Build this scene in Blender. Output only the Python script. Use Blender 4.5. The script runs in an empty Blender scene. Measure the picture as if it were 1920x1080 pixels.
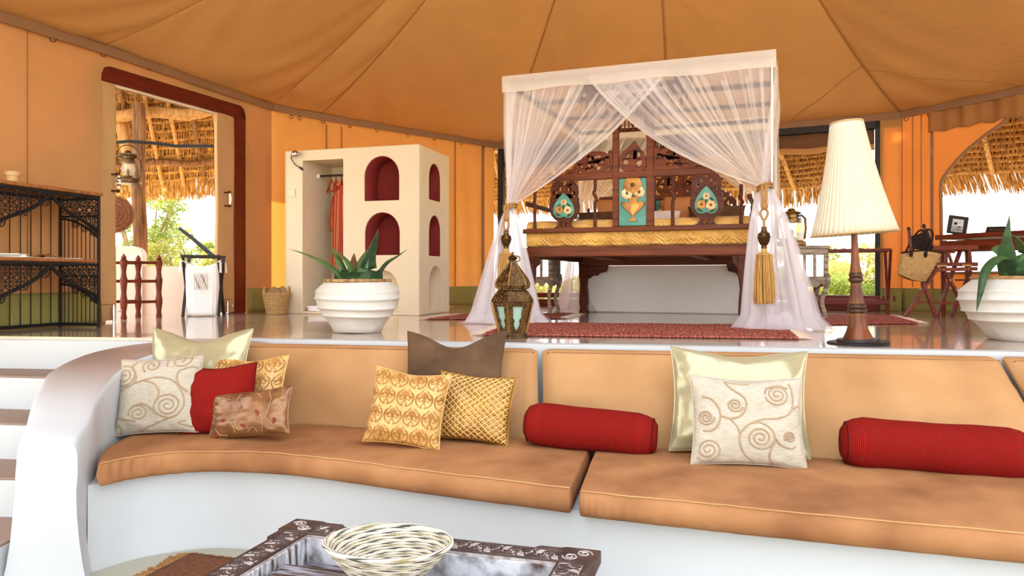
import bpy, bmesh, math, random
import numpy as np
from mathutils import Vector, Matrix, noise
from mathutils.geometry import tessellate_polygon
PI = math.pi
random.seed(7)
S = bpy.context.scene
COL = S.collection
# ------------------------------------------------------------------ camera, world, sun, exposure
F, HX, HY, CZ = 1400.0, 960.0, 520.0, 0.42
cam = bpy.data.cameras.new('camera'); cam_o = bpy.data.objects.new('camera', cam); COL.objects.link(cam_o)
cam.sensor_width = 36; cam.lens = 36 * F / 1920; cam.shift_y = -(540 - HY) / 1920
cam.clip_end = 500; cam_o.location = (0, 0, CZ); cam_o.rotation_euler = (PI / 2, 0, 0)
S.camera = cam_o
S.view_settings.view_transform = 'Standard'; S.view_settings.look = 'None'
S.view_settings.gamma = 1; S.view_settings.use_curve_mapping = False
S.view_settings.exposure = 1.75
S.cycles.max_bounces = 10; S.cycles.diffuse_bounces = 5; S.cycles.transparent_max_bounces = 24
S.cycles.transmission_bounces = 6; S.cycles.caustics_reflective = False; S.cycles.caustics_refractive = False
S.cycles.sample_clamp_indirect = 8
W = bpy.data.worlds.new('sky'); S.world = W; W.use_nodes = True
nt = W.node_tree; nt.nodes.clear()
wo = nt.nodes.new('ShaderNodeOutputWorld'); bg = nt.nodes.new('ShaderNodeBackground')
tc = nt.nodes.new('ShaderNodeTexCoord'); sp = nt.nodes.new('ShaderNodeSeparateXYZ'); cr = nt.nodes.new('ShaderNodeValToRGB')
nt.links.new(tc.outputs['Generated'], sp.inputs[0]); nt.links.new(sp.outputs['Z'], cr.inputs[0])
cr.color_ramp.elements[0].position = 0.0; cr.color_ramp.elements[0].color = (.97, .98, 1, 1)
cr.color_ramp.elements[1].position = 1.0; cr.color_ramp.elements[1].color = (.74, .86, 1, 1)
nt.links.new(cr.outputs[0], bg.inputs[0]); bg.inputs[1].default_value = 1.35
nt.links.new(bg.outputs[0], wo.inputs[0])
sun = bpy.data.lights.new('sun', 'SUN'); sun.energy = 5.5; sun.angle = .012; sun.color = (1, .93, .80)
sun_o = bpy.data.objects.new('sun', sun); COL.objects.link(sun_o)
sun_o.rotation_euler = Vector((.45, -.80, -.55)).to_track_quat('-Z', 'Y').to_euler()

# ------------------------------------------------------------------ helpers
def ground(px, py, z=0.0):
    d = (CZ - z) * F / (py - HY)
    return Vector(((px - HX) / F * d, d, z))
def at(px, py, d):
    return Vector(((px - HX) / F * d, d, CZ - (py - HY) / F * d))
def deeper(p, d):
    """slide a point of the floor away from the viewer along its own line of sight"""
    k = 1 + d / p.y; return Vector((p.x * k, p.y * k, p.z))
class Frame:
    """a vertical working plane: o + s*u + z*Z, with n pointing away from the room"""
    def __init__(self, o, u):
        self.o = Vector(o); self.u = Vector(u).normalized(); self.n = Vector((-self.u.y, self.u.x, 0))
        self.ang = math.atan2(self.u.y, self.u.x)
    def __call__(self, s, z, d=0.0):
        return self.o + self.u * s + self.n * d + Vector((0, 0, z))
    def px(self, px, py=None, d=0.0):
        """where the line of sight through an image column meets the plane: (s, z)"""
        o = self.o + self.n * d
        r = Vector(((px - HX) / F, 1, 0))
        t = o.to_2d().dot(self.n.to_2d()) / r.to_2d().dot(self.n.to_2d())
        p = r * t - o
        s = p.dot(self.u)
        return (s, CZ + (HY - (py if py is not None else HY)) / F * t - self.o.z)
def link(o, parent=None):
    COL.objects.link(o)
    if parent is not None: o.parent = parent
    return o
def tag(o, label=None, cat=None, group=None, kind=None):
    for k, v in (('label', label), ('category', cat), ('group', group), ('kind', kind)):
        if v: o[k] = v
    return o
def empty(name, loc=(0, 0, 0), rz=0.0, label=None, cat=None, group=None, kind=None, rot=None):
    o = bpy.data.objects.new(name, None); o.empty_display_size = .1
    o.location = loc; o.rotation_euler = rot if rot else (0, 0, rz)
    COL.objects.link(o)
    return tag(o, label, cat, group, kind)
def children(o): return [c for c in bpy.data.objects if c.parent is o]
def dup(root, loc, rz=0.0, label=None, group=None, parent=None):
    kids = {}
    for c in bpy.data.objects:
        if c.parent: kids.setdefault(c.parent.name, []).append(c)
    def rec(o, par):
        c = o.copy(); COL.objects.link(c); c.parent = par
        for ch in kids.get(o.name, []): rec(ch, c)
        return c
    r = rec(root, parent); r.location = loc; r.rotation_euler = (0, 0, rz)
    if label: r['label'] = label
    if group: r['group'] = group
    return r
def wm(o):
    m = Matrix.LocRotScale(o.location, o.rotation_euler, o.scale)
    return wm(o.parent) @ m if o.parent else m

class MB:
    def __init__(self): self.v = []; self.f = []; self.uv = []; self.hasuv = False
    def add(self, vs, fs, uv=None, M=None):
        b = len(self.v)
        vs = [Vector(p) for p in vs]
        if M is not None: vs = [M @ p for p in vs]
        self.v += [tuple(p) for p in vs]
        self.f += [tuple(i + b for i in q) for q in fs]
        if uv is not None: self.uv += [tuple(q) for q in uv]; self.hasuv = True
        else: self.uv += [(0, 0)] * len(vs)
        return self
    def box(self, c, s, M=None, rz=0):
        x, y, z = s[0] / 2, s[1] / 2, s[2] / 2
        vs = [(-x, -y, -z), (x, -y, -z), (x, y, -z), (-x, y, -z), (-x, -y, z), (x, -y, z), (x, y, z), (-x, y, z)]
        R = Matrix.Translation(c) @ Matrix.Rotation(rz, 4, 'Z')
        return self.add(vs, [(0, 3, 2, 1), (4, 5, 6, 7), (0, 1, 5, 4), (1, 2, 6, 5), (2, 3, 7, 6), (3, 0, 4, 7)], M=(M @ R if M is not None else R))
    def beam(self, a, b, w, h, up=(0, 0, 1)):
        """a straight bar from a to b, w wide and h deep (h along 'up')"""
        a, b = Vector(a), Vector(b); d = (b - a); L = d.length; d.normalize(); up = Vector(up)
        x = d.cross(up)
        if x.length < 1e-4: x = d.cross(Vector((0, 1, 0)))
        x.normalize(); z = x.cross(d)
        vs = []
        for p in (a, b):
            for sx, sz in ((-1, -1), (1, -1), (1, 1), (-1, 1)): vs.append(p + x * sx * w / 2 + z * sz * h / 2)
        return self.add(vs, [(0, 1, 2, 3), (7, 6, 5, 4), (0, 4, 5, 1), (1, 5, 6, 2), (2, 6, 7, 3), (3, 7, 4, 0)])
    def tube(self, path, r, n=8, closed=False, flat=1.0, cap=True):
        P = np.array([tuple(p) for p in path], float); k = len(P)
        if k < 2: return self
        R = np.full(k, r, float) if np.isscalar(r) else np.array(r, float)
        T = np.roll(P, -1, 0) - np.roll(P, 1, 0)
        if not closed: T[0] = P[1] - P[0]; T[-1] = P[-1] - P[-2]
        T /= np.maximum(np.linalg.norm(T, axis=1), 1e-9)[:, None]
        ref = np.array((0, 0, 1.)) if abs(T[0][2]) < .9 else np.array((0, 1., 0))
        nrm = np.cross(T[0], ref); nrm /= np.linalg.norm(nrm)
        vs = []
        an = np.arange(n) * 2 * PI / n
        for i in range(k):
            nrm = nrm - T[i] * nrm.dot(T[i]); l = np.linalg.norm(nrm)
            nrm = nrm / l if l > 1e-6 else np.cross(T[i], (1, 0, 0))
            bn = np.cross(T[i], nrm)
            vs.append(P[i] + R[i] * (np.cos(an)[:, None] * nrm + flat * np.sin(an)[:, None] * bn))
        vs = np.concatenate(vs)
        fs = []
        for i in range(k if closed else k - 1):
            a, b = i * n, ((i + 1) % k) * n
            for j in range(n): fs.append((a + j, a + (j + 1) % n, b + (j + 1) % n, b + j))
        if cap and not closed: fs.append(tuple(range(n))[::-1]); fs.append(tuple((k - 1) * n + j for j in range(n)))
        return self.add(vs, fs)
    def lathe(self, prof, n=32, M=None, fx=None, cap=True):
        vs = []; fs = []; uv = []
        for i, (r, z) in enumerate(prof):
            for j in range(n):
                a = 2 * PI * j / n
                p = [r * math.cos(a), r * math.sin(a), z]
                if fx: p = fx(p, a, i)
                vs.append(p); uv.append((j / n, i / max(1, len(prof) - 1)))
        for i in range(len(prof) - 1):
            for j in range(n): fs.append((i * n + j, i * n + (j + 1) % n, (i + 1) * n + (j + 1) % n, (i + 1) * n + j))
        if cap and prof[0][0] > 1e-5: fs.append(tuple(range(n))[::-1])
        if cap and prof[-1][0] > 1e-5: fs.append(tuple((len(prof) - 1) * n + j for j in range(n)))
        return self.add(vs, fs, uv, M)
    def grid(self, fn, nu, nv, cu=False, M=None):
        vs = []; uv = []; fs = []
        for j in range(nv + 1):
            for i in range(nu + (0 if cu else 1)):
                u, v = i / nu, j / nv
                vs.append(fn(u, v)); uv.append((u, v))
        w = nu + (0 if cu else 1)
        for j in range(nv):
            for i in range(nu): fs.append((j * w + i, j * w + (i + 1) % w, (j + 1) * w + (i + 1) % w, (j + 1) * w + i))
        return self.add(vs, fs, uv, M)
    def plate(self, outer, holes=(), t=.02, map3=None):
        """a flat board with holes; map3(x, y, d) puts it in space, d runs 0..t"""
        m = map3 or (lambda x, y, d: (x, d, y))
        loops = [list(outer)] + [list(h) for h in holes]
        tris = tessellate_polygon([[Vector((x, y, 0)) for x, y in l] for l in loops])
        flat = [p for l in loops for p in l]; N = len(flat)
        vs = [m(x, y, 0) for x, y in flat] + [m(x, y, t) for x, y in flat]
        fs = [tuple(q) for q in tris] + [tuple(i + N for i in q[::-1]) for q in tris]
        b = 0
        for l in loops:
            k = len(l)
            for i in range(k): fs.append((b + i, b + (i + 1) % k, N + b + (i + 1) % k, N + b + i))
            b += k
        return self.add(vs, fs)
    def sphere(self, c, r, n=12, m=8, sc=(1, 1, 1)):
        prof = [(r * math.sin(PI * i / m), -r * math.cos(PI * i / m)) for i in range(m + 1)]
        return self.lathe([(max(p, 1e-6), z) for p, z in prof], n, Matrix.Translation(c) @ Matrix.Diagonal((*sc, 1)))
    def mesh(self, name, smooth=True, angle=.7, fix=True):
        me = bpy.data.meshes.new(name); me.from_pydata(self.v, [], self.f)
        if self.hasuv:
            l = me.uv_layers.new(name='UVMap'); idx = np.zeros(len(me.loops), np.int32)
            me.loops.foreach_get('vertex_index', idx)
            l.data.foreach_set('uv', np.array(self.uv, np.float32)[idx].ravel())
        if fix:
            bm = bmesh.new(); bm.from_mesh(me)
            bmesh.ops.recalc_face_normals(bm, faces=bm.faces); bm.to_mesh(me); bm.free()
        if smooth:
            me.polygons.foreach_set('use_smooth', [True] * len(me.polygons))
            me.set_sharp_from_angle(angle=angle)
        me.update()
        return me
    def build(self, name, mat=None, parent=None, world=False, smooth=True, angle=.7, bevel=0, seg=2, subd=0, solid=0, fix=True, loc=None, rz=0):
        if world and parent is not None:
            Mi = wm(parent).inverted(); self.v = [tuple(Mi @ Vector(p)) for p in self.v]
        me = self.mesh(name, smooth, angle, fix)
        if mat: me.materials.append(mat)
        o = bpy.data.objects.new(name, me); link(o, parent)
        if loc is not None: o.location = loc
        if rz: o.rotation_euler = (0, 0, rz)
        if solid:
            m = o.modifiers.new('s', 'SOLIDIFY'); m.thickness = solid; m.offset = 0
        if bevel:
            m = o.modifiers.new('b', 'BEVEL'); m.width = bevel; m.segments = seg; m.limit_method = 'ANGLE'; m.angle_limit = .6
            m.harden_normals = False
        if subd:
            m = o.modifiers.new('d', 'SUBSURF'); m.levels = subd; m.render_levels = subd
        return o
def piece(name, me, parent, loc=(0, 0, 0), rot=(0, 0, 0), sc=None):
    """another object that shares a mesh"""
    o = bpy.data.objects.new(name, me); link(o, parent); o.location = loc; o.rotation_euler = rot
    if sc: o.scale = sc
    return o
def spline(pts, n=8, closed=False):
    """Catmull-Rom through points of any dimension"""
    P = [np.array(tuple(p), float) for p in pts]; k = len(P); out = []
    segs = k if closed else k - 1
    for i in range(segs):
        p0 = P[(i - 1) % k] if closed or i > 0 else 2 * P[0] - P[1]
        p1, p2 = P[i], P[(i + 1) % k]
        p3 = P[(i + 2) % k] if closed or i + 2 < k else 2 * P[-1] - P[-2]
        for j in range(n):
            t = j / n
            out.append(.5 * (2 * p1 + (p2 - p0) * t + (2 * p0 - 5 * p1 + 4 * p2 - p3) * t * t + (3 * p1 - p0 - 3 * p2 + p3) * t ** 3))
    if not closed: out.append(P[-1])
    return [tuple(p) for p in out]
def spiral(cx, cy, r0, r1, a0, turns, n=26):
    return [(cx + (r0 + (r1 - r0) * i / n) * math.cos(a0 + turns * 2 * PI * i / n), cy + (r0 + (r1 - r0) * i / n) * math.sin(a0 + turns * 2 * PI * i / n)) for i in range(n + 1)]
def arc(cx, cy, r, a0, a1, n=12, ry=None):
    return [(cx + r * math.cos(a0 + (a1 - a0) * i / n), cy + (ry or r) * math.sin(a0 + (a1 - a0) * i / n)) for i in range(n + 1)]

# ------------------------------------------------------------------ materials
def srgb(r, g, b):
    f = lambda c: (c / 255 / 12.92) if c / 255 <= .04045 else ((c / 255 + .055) / 1.055) ** 2.4
    return (f(r), f(g), f(b))
def new_mat(name):
    m = bpy.data.materials.new(name); m.use_nodes = True; t = m.node_tree
    return m, t, t.nodes, t.links, t.nodes['Principled BSDF'], t.nodes['Material Output']
def mat(name, col, rough=.7, metal=0., col2=None, var=.18, vs=5., det=5., bump=.15, bs=60., stretch=(1, 1, 1), bstretch=None,
        sheen=0., spec=.4, trans=0., tcol=None, coat=0., contrast=(.3, .7), coord='Object', bdist=.01, alpha=None, aniso=0.):
    m, t, N, L, P, O = new_mat(name)
    c2 = col2 or tuple(c * (1 - var) for c in col)
    tcn = N.new('ShaderNodeTexCoord'); mp = N.new('ShaderNodeMapping'); mp.inputs['Scale'].default_value = stretch
    L.new(tcn.outputs[coord], mp.inputs[0])
    nz = N.new('ShaderNodeTexNoise'); nz.inputs['Scale'].default_value = vs; nz.inputs['Detail'].default_value = det
    L.new(mp.outputs[0], nz.inputs['Vector'])
    rp = N.new('ShaderNodeValToRGB'); e = rp.color_ramp.elements
    e[0].position = contrast[0]; e[0].color = (*c2, 1); e[1].position = contrast[1]; e[1].color = (*col, 1)
    L.new(nz.outputs[0], rp.inputs[0]); L.new(rp.outputs[0], P.inputs['Base Color'])
    P.inputs['Roughness'].default_value = rough; P.inputs['Metallic'].default_value = metal
    P.inputs['Specular IOR Level'].default_value = spec; P.inputs['Sheen Weight'].default_value = sheen
    P.inputs['Coat Weight'].default_value = coat; P.inputs['Anisotropic'].default_value = aniso
    bp = None
    if bump:
        mp2 = N.new('ShaderNodeMapping'); mp2.inputs['Scale'].default_value = bstretch or stretch
        L.new(tcn.outputs[coord], mp2.inputs[0])
        n2 = N.new('ShaderNodeTexNoise'); n2.inputs['Scale'].default_value = bs; n2.inputs['Detail'].default_value = 4
        L.new(mp2.outputs[0], n2.inputs['Vector'])
        bp = N.new('ShaderNodeBump'); bp.inputs['Strength'].default_value = bump; bp.inputs['Distance'].default_value = bdist
        L.new(n2.outputs[0], bp.inputs['Height']); L.new(bp.outputs[0], P.inputs['Normal'])
    sh = P.outputs[0]
    if trans:
        tr = N.new('ShaderNodeBsdfTranslucent')
        if tcol: tr.inputs[0].default_value = (*tcol, 1)
        else: L.new(rp.outputs[0], tr.inputs[0])
        if bp: L.new(bp.outputs[0], tr.inputs['Normal'])
        mx = N.new('ShaderNodeMixShader'); mx.inputs[0].default_value = trans
        L.new(sh, mx.inputs[1]); L.new(tr.outputs[0], mx.inputs[2]); sh = mx.outputs[0]
    if alpha is not None:
        tp = N.new('ShaderNodeBsdfTransparent'); mx = N.new('ShaderNodeMixShader'); mx.inputs[0].default_value = alpha
        L.new(tp.outputs[0], mx.inputs[1]); L.new(sh, mx.inputs[2]); sh = mx.outputs[0]
    L.new(sh, O.inputs[0])
    return m
def striped(name, cols, scale, axis='Y', rough=.8, bump=.2, coord='Object', distort=0., bs=80, bstretch=(1, 1, 1)):
    """woven stripes along an axis: constant ramp over a sawtooth"""
    m, t, N, L, P, O = new_mat(name)
    tcn = N.new('ShaderNodeTexCoord'); w = N.new('ShaderNodeTexWave'); w.wave_type = 'BANDS'; w.bands_direction = axis; w.wave_profile = 'SAW'
    w.inputs['Scale'].default_value = scale; w.inputs['Distortion'].default_value = distort
    L.new(tcn.outputs[coord], w.inputs[0])
    rp = N.new('ShaderNodeValToRGB'); rp.color_ramp.interpolation = 'CONSTANT'
    el = rp.color_ramp.elements
    while len(el) < len(cols): el.new(.5)
    for i, (p, c) in enumerate(cols): el[i].position = p; el[i].color = (*c, 1)
    L.new(w.outputs[0], rp.inputs[0]); L.new(rp.outputs[0], P.inputs['Base Color']); P.inputs['Roughness'].default_value = rough
    n2 = N.new('ShaderNodeTexNoise'); n2.inputs['Scale'].default_value = bs
    mp2 = N.new('ShaderNodeMapping'); mp2.inputs['Scale'].default_value = bstretch; L.new(tcn.outputs[coord], mp2.inputs[0]); L.new(mp2.outputs[0], n2.inputs['Vector'])
    bp = N.new('ShaderNodeBump'); bp.inputs['Strength'].default_value = bump; bp.inputs['Distance'].default_value = .01
    L.new(n2.outputs[0], bp.inputs['Height']); L.new(bp.outputs[0], P.inputs['Normal'])
    return m
def ribbed(name, col, col2, scale, axis='X', rough=.9, strength=.6, coord='UV', sheen=.0, spec=.12, dist=.004):
    """a ribbed or corded weave: bands as relief and a little colour in the furrows"""
    m, t, N, L, P, O = new_mat(name)
    tcn = N.new('ShaderNodeTexCoord'); w = N.new('ShaderNodeTexWave'); w.bands_direction = axis
    w.inputs['Scale'].default_value = scale; w.inputs['Distortion'].default_value = 1.2; w.inputs['Detail'].default_value = 3; w.inputs['Detail Scale'].default_value = 4
    L.new(tcn.outputs[coord], w.inputs[0])
    rp = N.new('ShaderNodeValToRGB'); rp.color_ramp.elements[0].color = (*col2, 1); rp.color_ramp.elements[1].color = (*col, 1)
    rp.color_ramp.elements[0].position = .1; rp.color_ramp.elements[1].position = .6
    L.new(w.outputs[0], rp.inputs[0]); L.new(rp.outputs[0], P.inputs['Base Color'])
    P.inputs['Roughness'].default_value = rough; P.inputs['Sheen Weight'].default_value = sheen; P.inputs['Specular IOR Level'].default_value = spec
    bp = N.new('ShaderNodeBump'); bp.inputs['Strength'].default_value = strength; bp.inputs['Distance'].default_value = dist
    L.new(w.outputs[0], bp.inputs['Height']); L.new(bp.outputs[0], P.inputs['Normal'])
    return m
def glass(name, col=(1, 1, 1), rough=0., alpha=.25):
    m, t, N, L, P, O = new_mat(name)
    P.inputs['Base Color'].default_value = (*col, 1); P.inputs['Roughness'].default_value = max(rough, .03)
    tp = N.new('ShaderNodeBsdfTransparent'); tp.inputs[0].default_value = (*col, 1)
    mx = N.new('ShaderNodeMixShader'); mx.inputs[0].default_value = alpha
    L.new(tp.outputs[0], mx.inputs[1]); L.new(P.outputs[0], mx.inputs[2]); L.new(mx.outputs[0], O.inputs[0])
    return m
m_ceil = mat('tent_canvas', srgb(190, 144, 92), .9, var=.10, vs=2.2, bump=.2, bs=9, spec=.1, trans=.13, tcol=srgb(236, 184, 116), bdist=.05)
m_wall = mat('wall_canvas', srgb(202, 156, 102), .9, var=.10, vs=2.5, bump=.25, bs=3, bstretch=(1, 1, .3), spec=.1, trans=.15, tcol=srgb(230, 150, 70), bdist=.04)
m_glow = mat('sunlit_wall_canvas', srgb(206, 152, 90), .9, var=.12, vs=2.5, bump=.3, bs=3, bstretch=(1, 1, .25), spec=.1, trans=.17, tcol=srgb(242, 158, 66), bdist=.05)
m_glow2 = mat('sun_glow_wall_canvas', srgb(230, 168, 98), .9, var=.12, vs=2.5, bump=.3, bs=3, bstretch=(1, 1, .25), spec=.1, trans=.46, tcol=srgb(246, 186, 112), bdist=.05)  # raised orange and translucency stand in for sunlight on the right-hand walls
m_green = mat('olive_canvas', srgb(150, 142, 80), .9, var=.12, vs=4, bump=.25, bs=4, bstretch=(1, 1, .3), spec=.1, trans=.06, bdist=.03)
m_band = mat('brown_webbing', srgb(150, 112, 82), .95, var=.1, bump=.1, spec=.1)
m_seam = mat('brown_seam', srgb(172, 122, 74), .95, spec=.1, bump=0)
m_plaster = mat('white_plaster', srgb(190, 193, 193), .75, var=.035, vs=3, bump=.3, bs=3.5, spec=.3, bdist=.02)  # greyed below true white to offset the strong daylight at the front
m_cream = mat('cream_plaster', srgb(226, 208, 176), .7, var=.05, vs=3, bump=.2, bs=4, spec=.3, bdist=.02)
m_niche = mat('oxblood_plaster', srgb(128, 30, 22), .75, var=.15, bump=.1, bs=8)
m_lowfloor = mat('pale_cement', srgb(170, 166, 148), .6, var=.06, vs=2, bump=.1, bs=6)
m_floor = mat('polished_cement', srgb(206, 188, 170), .13, col2=srgb(168, 146, 128), vs=2.4, det=8, bump=.2, bs=5, bstretch=(1, 2.2, 1), spec=.8, bdist=.010, coat=.5)
m_tread = mat('brown_cement', srgb(140, 116, 100), .6, var=.1, vs=3, bump=.12, bs=8)
m_suede = mat('tan_suede', srgb(170, 120, 78), .85, col2=srgb(128, 84, 52), vs=3.2, det=7, bump=.12, bs=9, sheen=.0, spec=.15, bdist=.02)
m_suede2 = mat('tan_suede_back', srgb(182, 139, 94), .85, col2=srgb(162, 119, 76), vs=2.6, det=7, bump=.1, bs=8, sheen=.0, spec=.15, bdist=.02)
m_wood = mat('red_brown_wood', srgb(124, 60, 27), .42, col2=srgb(82, 35, 13), vs=4, det=8, stretch=(1, 1, 8), bump=.12, bs=30, spec=.22)
m_woodx = mat('red_brown_wood_lengthwise', srgb(122, 62, 30), .45, col2=srgb(78, 36, 15), vs=3, det=8, stretch=(.6, 8, 8), bump=.12, bs=30, spec=.22)
m_dwood = mat('dark_carved_wood', srgb(96, 44, 21), .45, col2=srgb(60, 24, 10), vs=6, det=7, stretch=(1, 1, 6), bump=.15, bs=30, spec=.2)
m_mahog = mat('mahogany', srgb(128, 52, 24), .42, col2=srgb(84, 30, 12), vs=4, det=8, stretch=(1, 1, 6), bump=.06, bs=30, spec=.25)
m_door = mat('oxblood_door_wood', srgb(112, 30, 12), .4, col2=srgb(78, 18, 6), vs=4, stretch=(1, 1, 6), bump=.06)
m_shelfw = mat('oiled_plank', srgb(176, 116, 62), .5, col2=srgb(120, 70, 34), vs=4, det=8, stretch=(8, 1, 8), bump=.1)
m_iron = mat('black_iron', srgb(26, 24, 24), .55, var=.3, bump=.15, bs=40, spec=.25)
m_net = mat('mosquito_net', srgb(250, 246, 246), .9, var=.01, bump=0, spec=.05, trans=.5, tcol=srgb(252, 248, 250), alpha=.30)
m_nettop = mat('net_canopy_cloth', srgb(246, 236, 226), .9, var=.02, bump=0, spec=.05, trans=.5, tcol=srgb(252, 244, 238), alpha=.70)
m_netdense = mat('gathered_net', srgb(246, 244, 248), .9, var=.01, bump=0, spec=.05, trans=.45, tcol=srgb(252, 248, 252), alpha=.46)
m_gold = mat('gold_bedspread', srgb(232, 180, 88), .36, col2=srgb(190, 134, 54), vs=5, bump=.0, sheen=.2, spec=.5)
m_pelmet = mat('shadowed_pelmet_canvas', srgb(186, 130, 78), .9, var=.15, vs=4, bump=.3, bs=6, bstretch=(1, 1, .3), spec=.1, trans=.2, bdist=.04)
m_rope = mat('gold_cord', srgb(184, 136, 72), .6, var=.3, vs=60, bump=.3, bs=120)
m_tassel = mat('straw_gold_fringe', srgb(216, 172, 100), .55, col2=srgb(170, 122, 58), vs=20, stretch=(6, 6, .3), bump=.3, bs=50, bstretch=(8, 8, .4))
m_bronze = mat('old_bronze', srgb(112, 84, 44), .35, metal=.8, col2=srgb(62, 46, 24), vs=18, bump=.3, bs=50)
m_brass = mat('aged_brass', srgb(158, 120, 66), .38, metal=.85, col2=srgb(104, 78, 40), vs=12, bump=.15, bs=60)
m_brassd = mat('dark_brass', srgb(104, 76, 46), .4, metal=.8, col2=srgb(60, 42, 26), vs=22, bump=.25, bs=60)
m_chrome = mat('polished_steel', srgb(220, 214, 204), .18, metal=1., var=.05, bump=0)
m_frost = mat('frosted_green_glass', srgb(176, 206, 190), .35, var=.05, vs=3, bump=0, trans=.3, spec=.5)
m_potw = mat('whitewashed_clay', srgb(212, 209, 200), .6, var=.07, vs=5, bump=.45, bs=10, spec=.3, bdist=.02)
m_potr = mat('bare_clay_rim', srgb(196, 158, 104), .8, col2=srgb(120, 84, 48), vs=26, bump=.5, bs=40)
m_soil = mat('dark_soil', srgb(60, 46, 34), .95, var=.4, vs=30, bump=.6, bs=40)
m_leaf = mat('aloe_leaf', srgb(88, 120, 62), .42, col2=srgb(46, 84, 44), vs=7, det=4, stretch=(1, 1, 3), bump=.1, bs=20, spec=.45)
m_leafd = mat('aloe_leaf_dark', srgb(62, 92, 54), .42, col2=srgb(34, 60, 36), vs=7, stretch=(1, 1, 3), bump=.1, bs=20)
m_leafdry = mat('aloe_leaf_dry', srgb(120, 80, 44), .6, col2=srgb(70, 66, 36), vs=7, bump=.1)
m_shade = mat('pleated_cream_shade', srgb(226, 217, 194), .8, var=.03, bump=.0, spec=.1, trans=.3, tcol=srgb(248, 240, 222))
m_shadetrim = mat('shade_trim', srgb(196, 160, 106), .8, bump=.1)
m_lampbody = mat('painted_copper_wood', srgb(134, 74, 38), .34, col2=srgb(76, 38, 20), vs=8, det=6, stretch=(1, 1, .5), bump=.1, spec=.4, metal=.25)
m_lampring = mat('dark_lamp_ring', srgb(78, 52, 36), .35, var=.3, bump=.1, metal=.3)
m_gilt = mat('gilt_paint', srgb(188, 146, 78), .4, metal=.6, bump=0)
m_black = mat('black_paint', srgb(26, 24, 24), .45, bump=0)
m_dark = mat('dark_window_timber', srgb(38, 26, 20), .6, var=.2, bump=.1)
m_pole = mat('weathered_pole', srgb(150, 104, 58), .8, col2=srgb(84, 54, 28), vs=5, det=8, stretch=(6, 6, .7), bump=.4, bs=20, bstretch=(4, 4, .6))
m_pole2 = mat('pale_peeled_pole', srgb(206, 158, 92), .75, col2=srgb(150, 104, 52), vs=5, det=8, stretch=(6, 6, .7), bump=.3, bs=20)
m_thatch = mat('makuti_thatch', srgb(206, 158, 90), .9, col2=srgb(126, 84, 40), vs=5, det=6, stretch=(5, 5, 1), bump=.2, bs=40, spec=.1)
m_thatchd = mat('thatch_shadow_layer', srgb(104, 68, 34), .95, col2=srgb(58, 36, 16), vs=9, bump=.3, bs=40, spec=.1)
m_gwash = mat('grey_limed_wood', srgb(188, 172, 152), .7, col2=srgb(104, 82, 64), vs=8, det=8, stretch=(1, 1, 5), bump=.3, bs=30)
m_twhite = mat('whitewashed_table_wood', srgb(206, 206, 210), .7, col2=srgb(84, 66, 58), vs=9, det=9, stretch=(1, 5, 1), bump=.35, bs=30, contrast=(.38, .58))
m_tdark = mat('worn_dark_table_wood', srgb(84, 62, 54), .6, col2=srgb(46, 30, 24), vs=14, det=8, bump=.35, bs=40)
m_tboard = mat('limed_table_plank', srgb(150, 150, 158), .65, col2=srgb(64, 42, 32), vs=7, det=9, stretch=(1, 6, 1), bump=.35, bs=30, contrast=(.4, .62))
m_straw = mat('woven_straw', srgb(206, 170, 112), .8, col2=srgb(150, 112, 62), vs=40, stretch=(1, 1, 3), bump=.5, bs=70, bstretch=(1, 1, 3))
m_leather = mat('black_leather', srgb(44, 32, 26), .7, var=.25, bump=.1, spec=.15)
m_sand = mat('dry_savanna_ground', srgb(222, 200, 150), .95, col2=srgb(186, 172, 100), vs=.5, det=8, bump=.3, bs=4)
m_bark = mat('acacia_bark', srgb(150, 124, 92), .9, var=.3, bump=.4, bs=12)
m_fol = mat('acacia_leaves', srgb(128, 140, 68), .8, col2=srgb(84, 104, 44), vs=1.5, bump=0, trans=.35, tcol=srgb(180, 186, 90), spec=.1)
m_fol2 = mat('bush_leaves_dry', srgb(172, 162, 92), .8, col2=srgb(118, 124, 58), vs=1.2, bump=0, trans=.35, tcol=srgb(210, 200, 110), spec=.1)
m_white = mat('white_cotton', srgb(240, 236, 230), .9, var=.03, bump=.1, bs=20, spec=.1)
m_pinkwall = mat('pink_lime_plaster', srgb(232, 206, 182), .75, var=.05, vs=2, bump=.2, bs=4, bdist=.02)
m_teal = mat('turquoise_paint', srgb(88, 152, 132), .4, col2=srgb(58, 118, 102), vs=7, det=6, bump=.08)
m_ochre = mat('ochre_paint', srgb(198, 138, 50), .4, col2=srgb(140, 86, 28), vs=12, bump=.05)
m_umber = mat('umber_paint', srgb(84, 46, 20), .45, bump=0)
m_petal = mat('cream_petal_paint', srgb(232, 206, 158), .45, col2=srgb(188, 132, 70), vs=20, bump=0)
m_leafp = mat('green_leaf_paint', srgb(52, 74, 40), .45, bump=0)
m_red = ribbed('red_corded_weave', srgb(150, 26, 18), srgb(84, 12, 9), 22, 'X')
m_redb = ribbed('red_bolster_weave', srgb(150, 26, 18), srgb(80, 11, 9), 26, 'X')
m_linen = mat('natural_linen', srgb(186, 177, 160), .9, col2=srgb(166, 155, 137), vs=30, stretch=(1, 1, 6), bump=.2, bs=150, spec=.15)
m_cord = mat('taupe_cord', srgb(166, 142, 112), .75, var=.15, bump=.2, bs=200)
m_sage = mat('sage_satin', srgb(172, 164, 128), .27, metal=.32, var=.08, vs=3, bump=.5, bs=4.5, spec=.55, sheen=.1, bdist=.02)
m_damask = mat('gold_damask', srgb(206, 166, 100), .40, col2=srgb(188, 146, 82), vs=12, bump=.15, bs=160, spec=.5)
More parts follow.
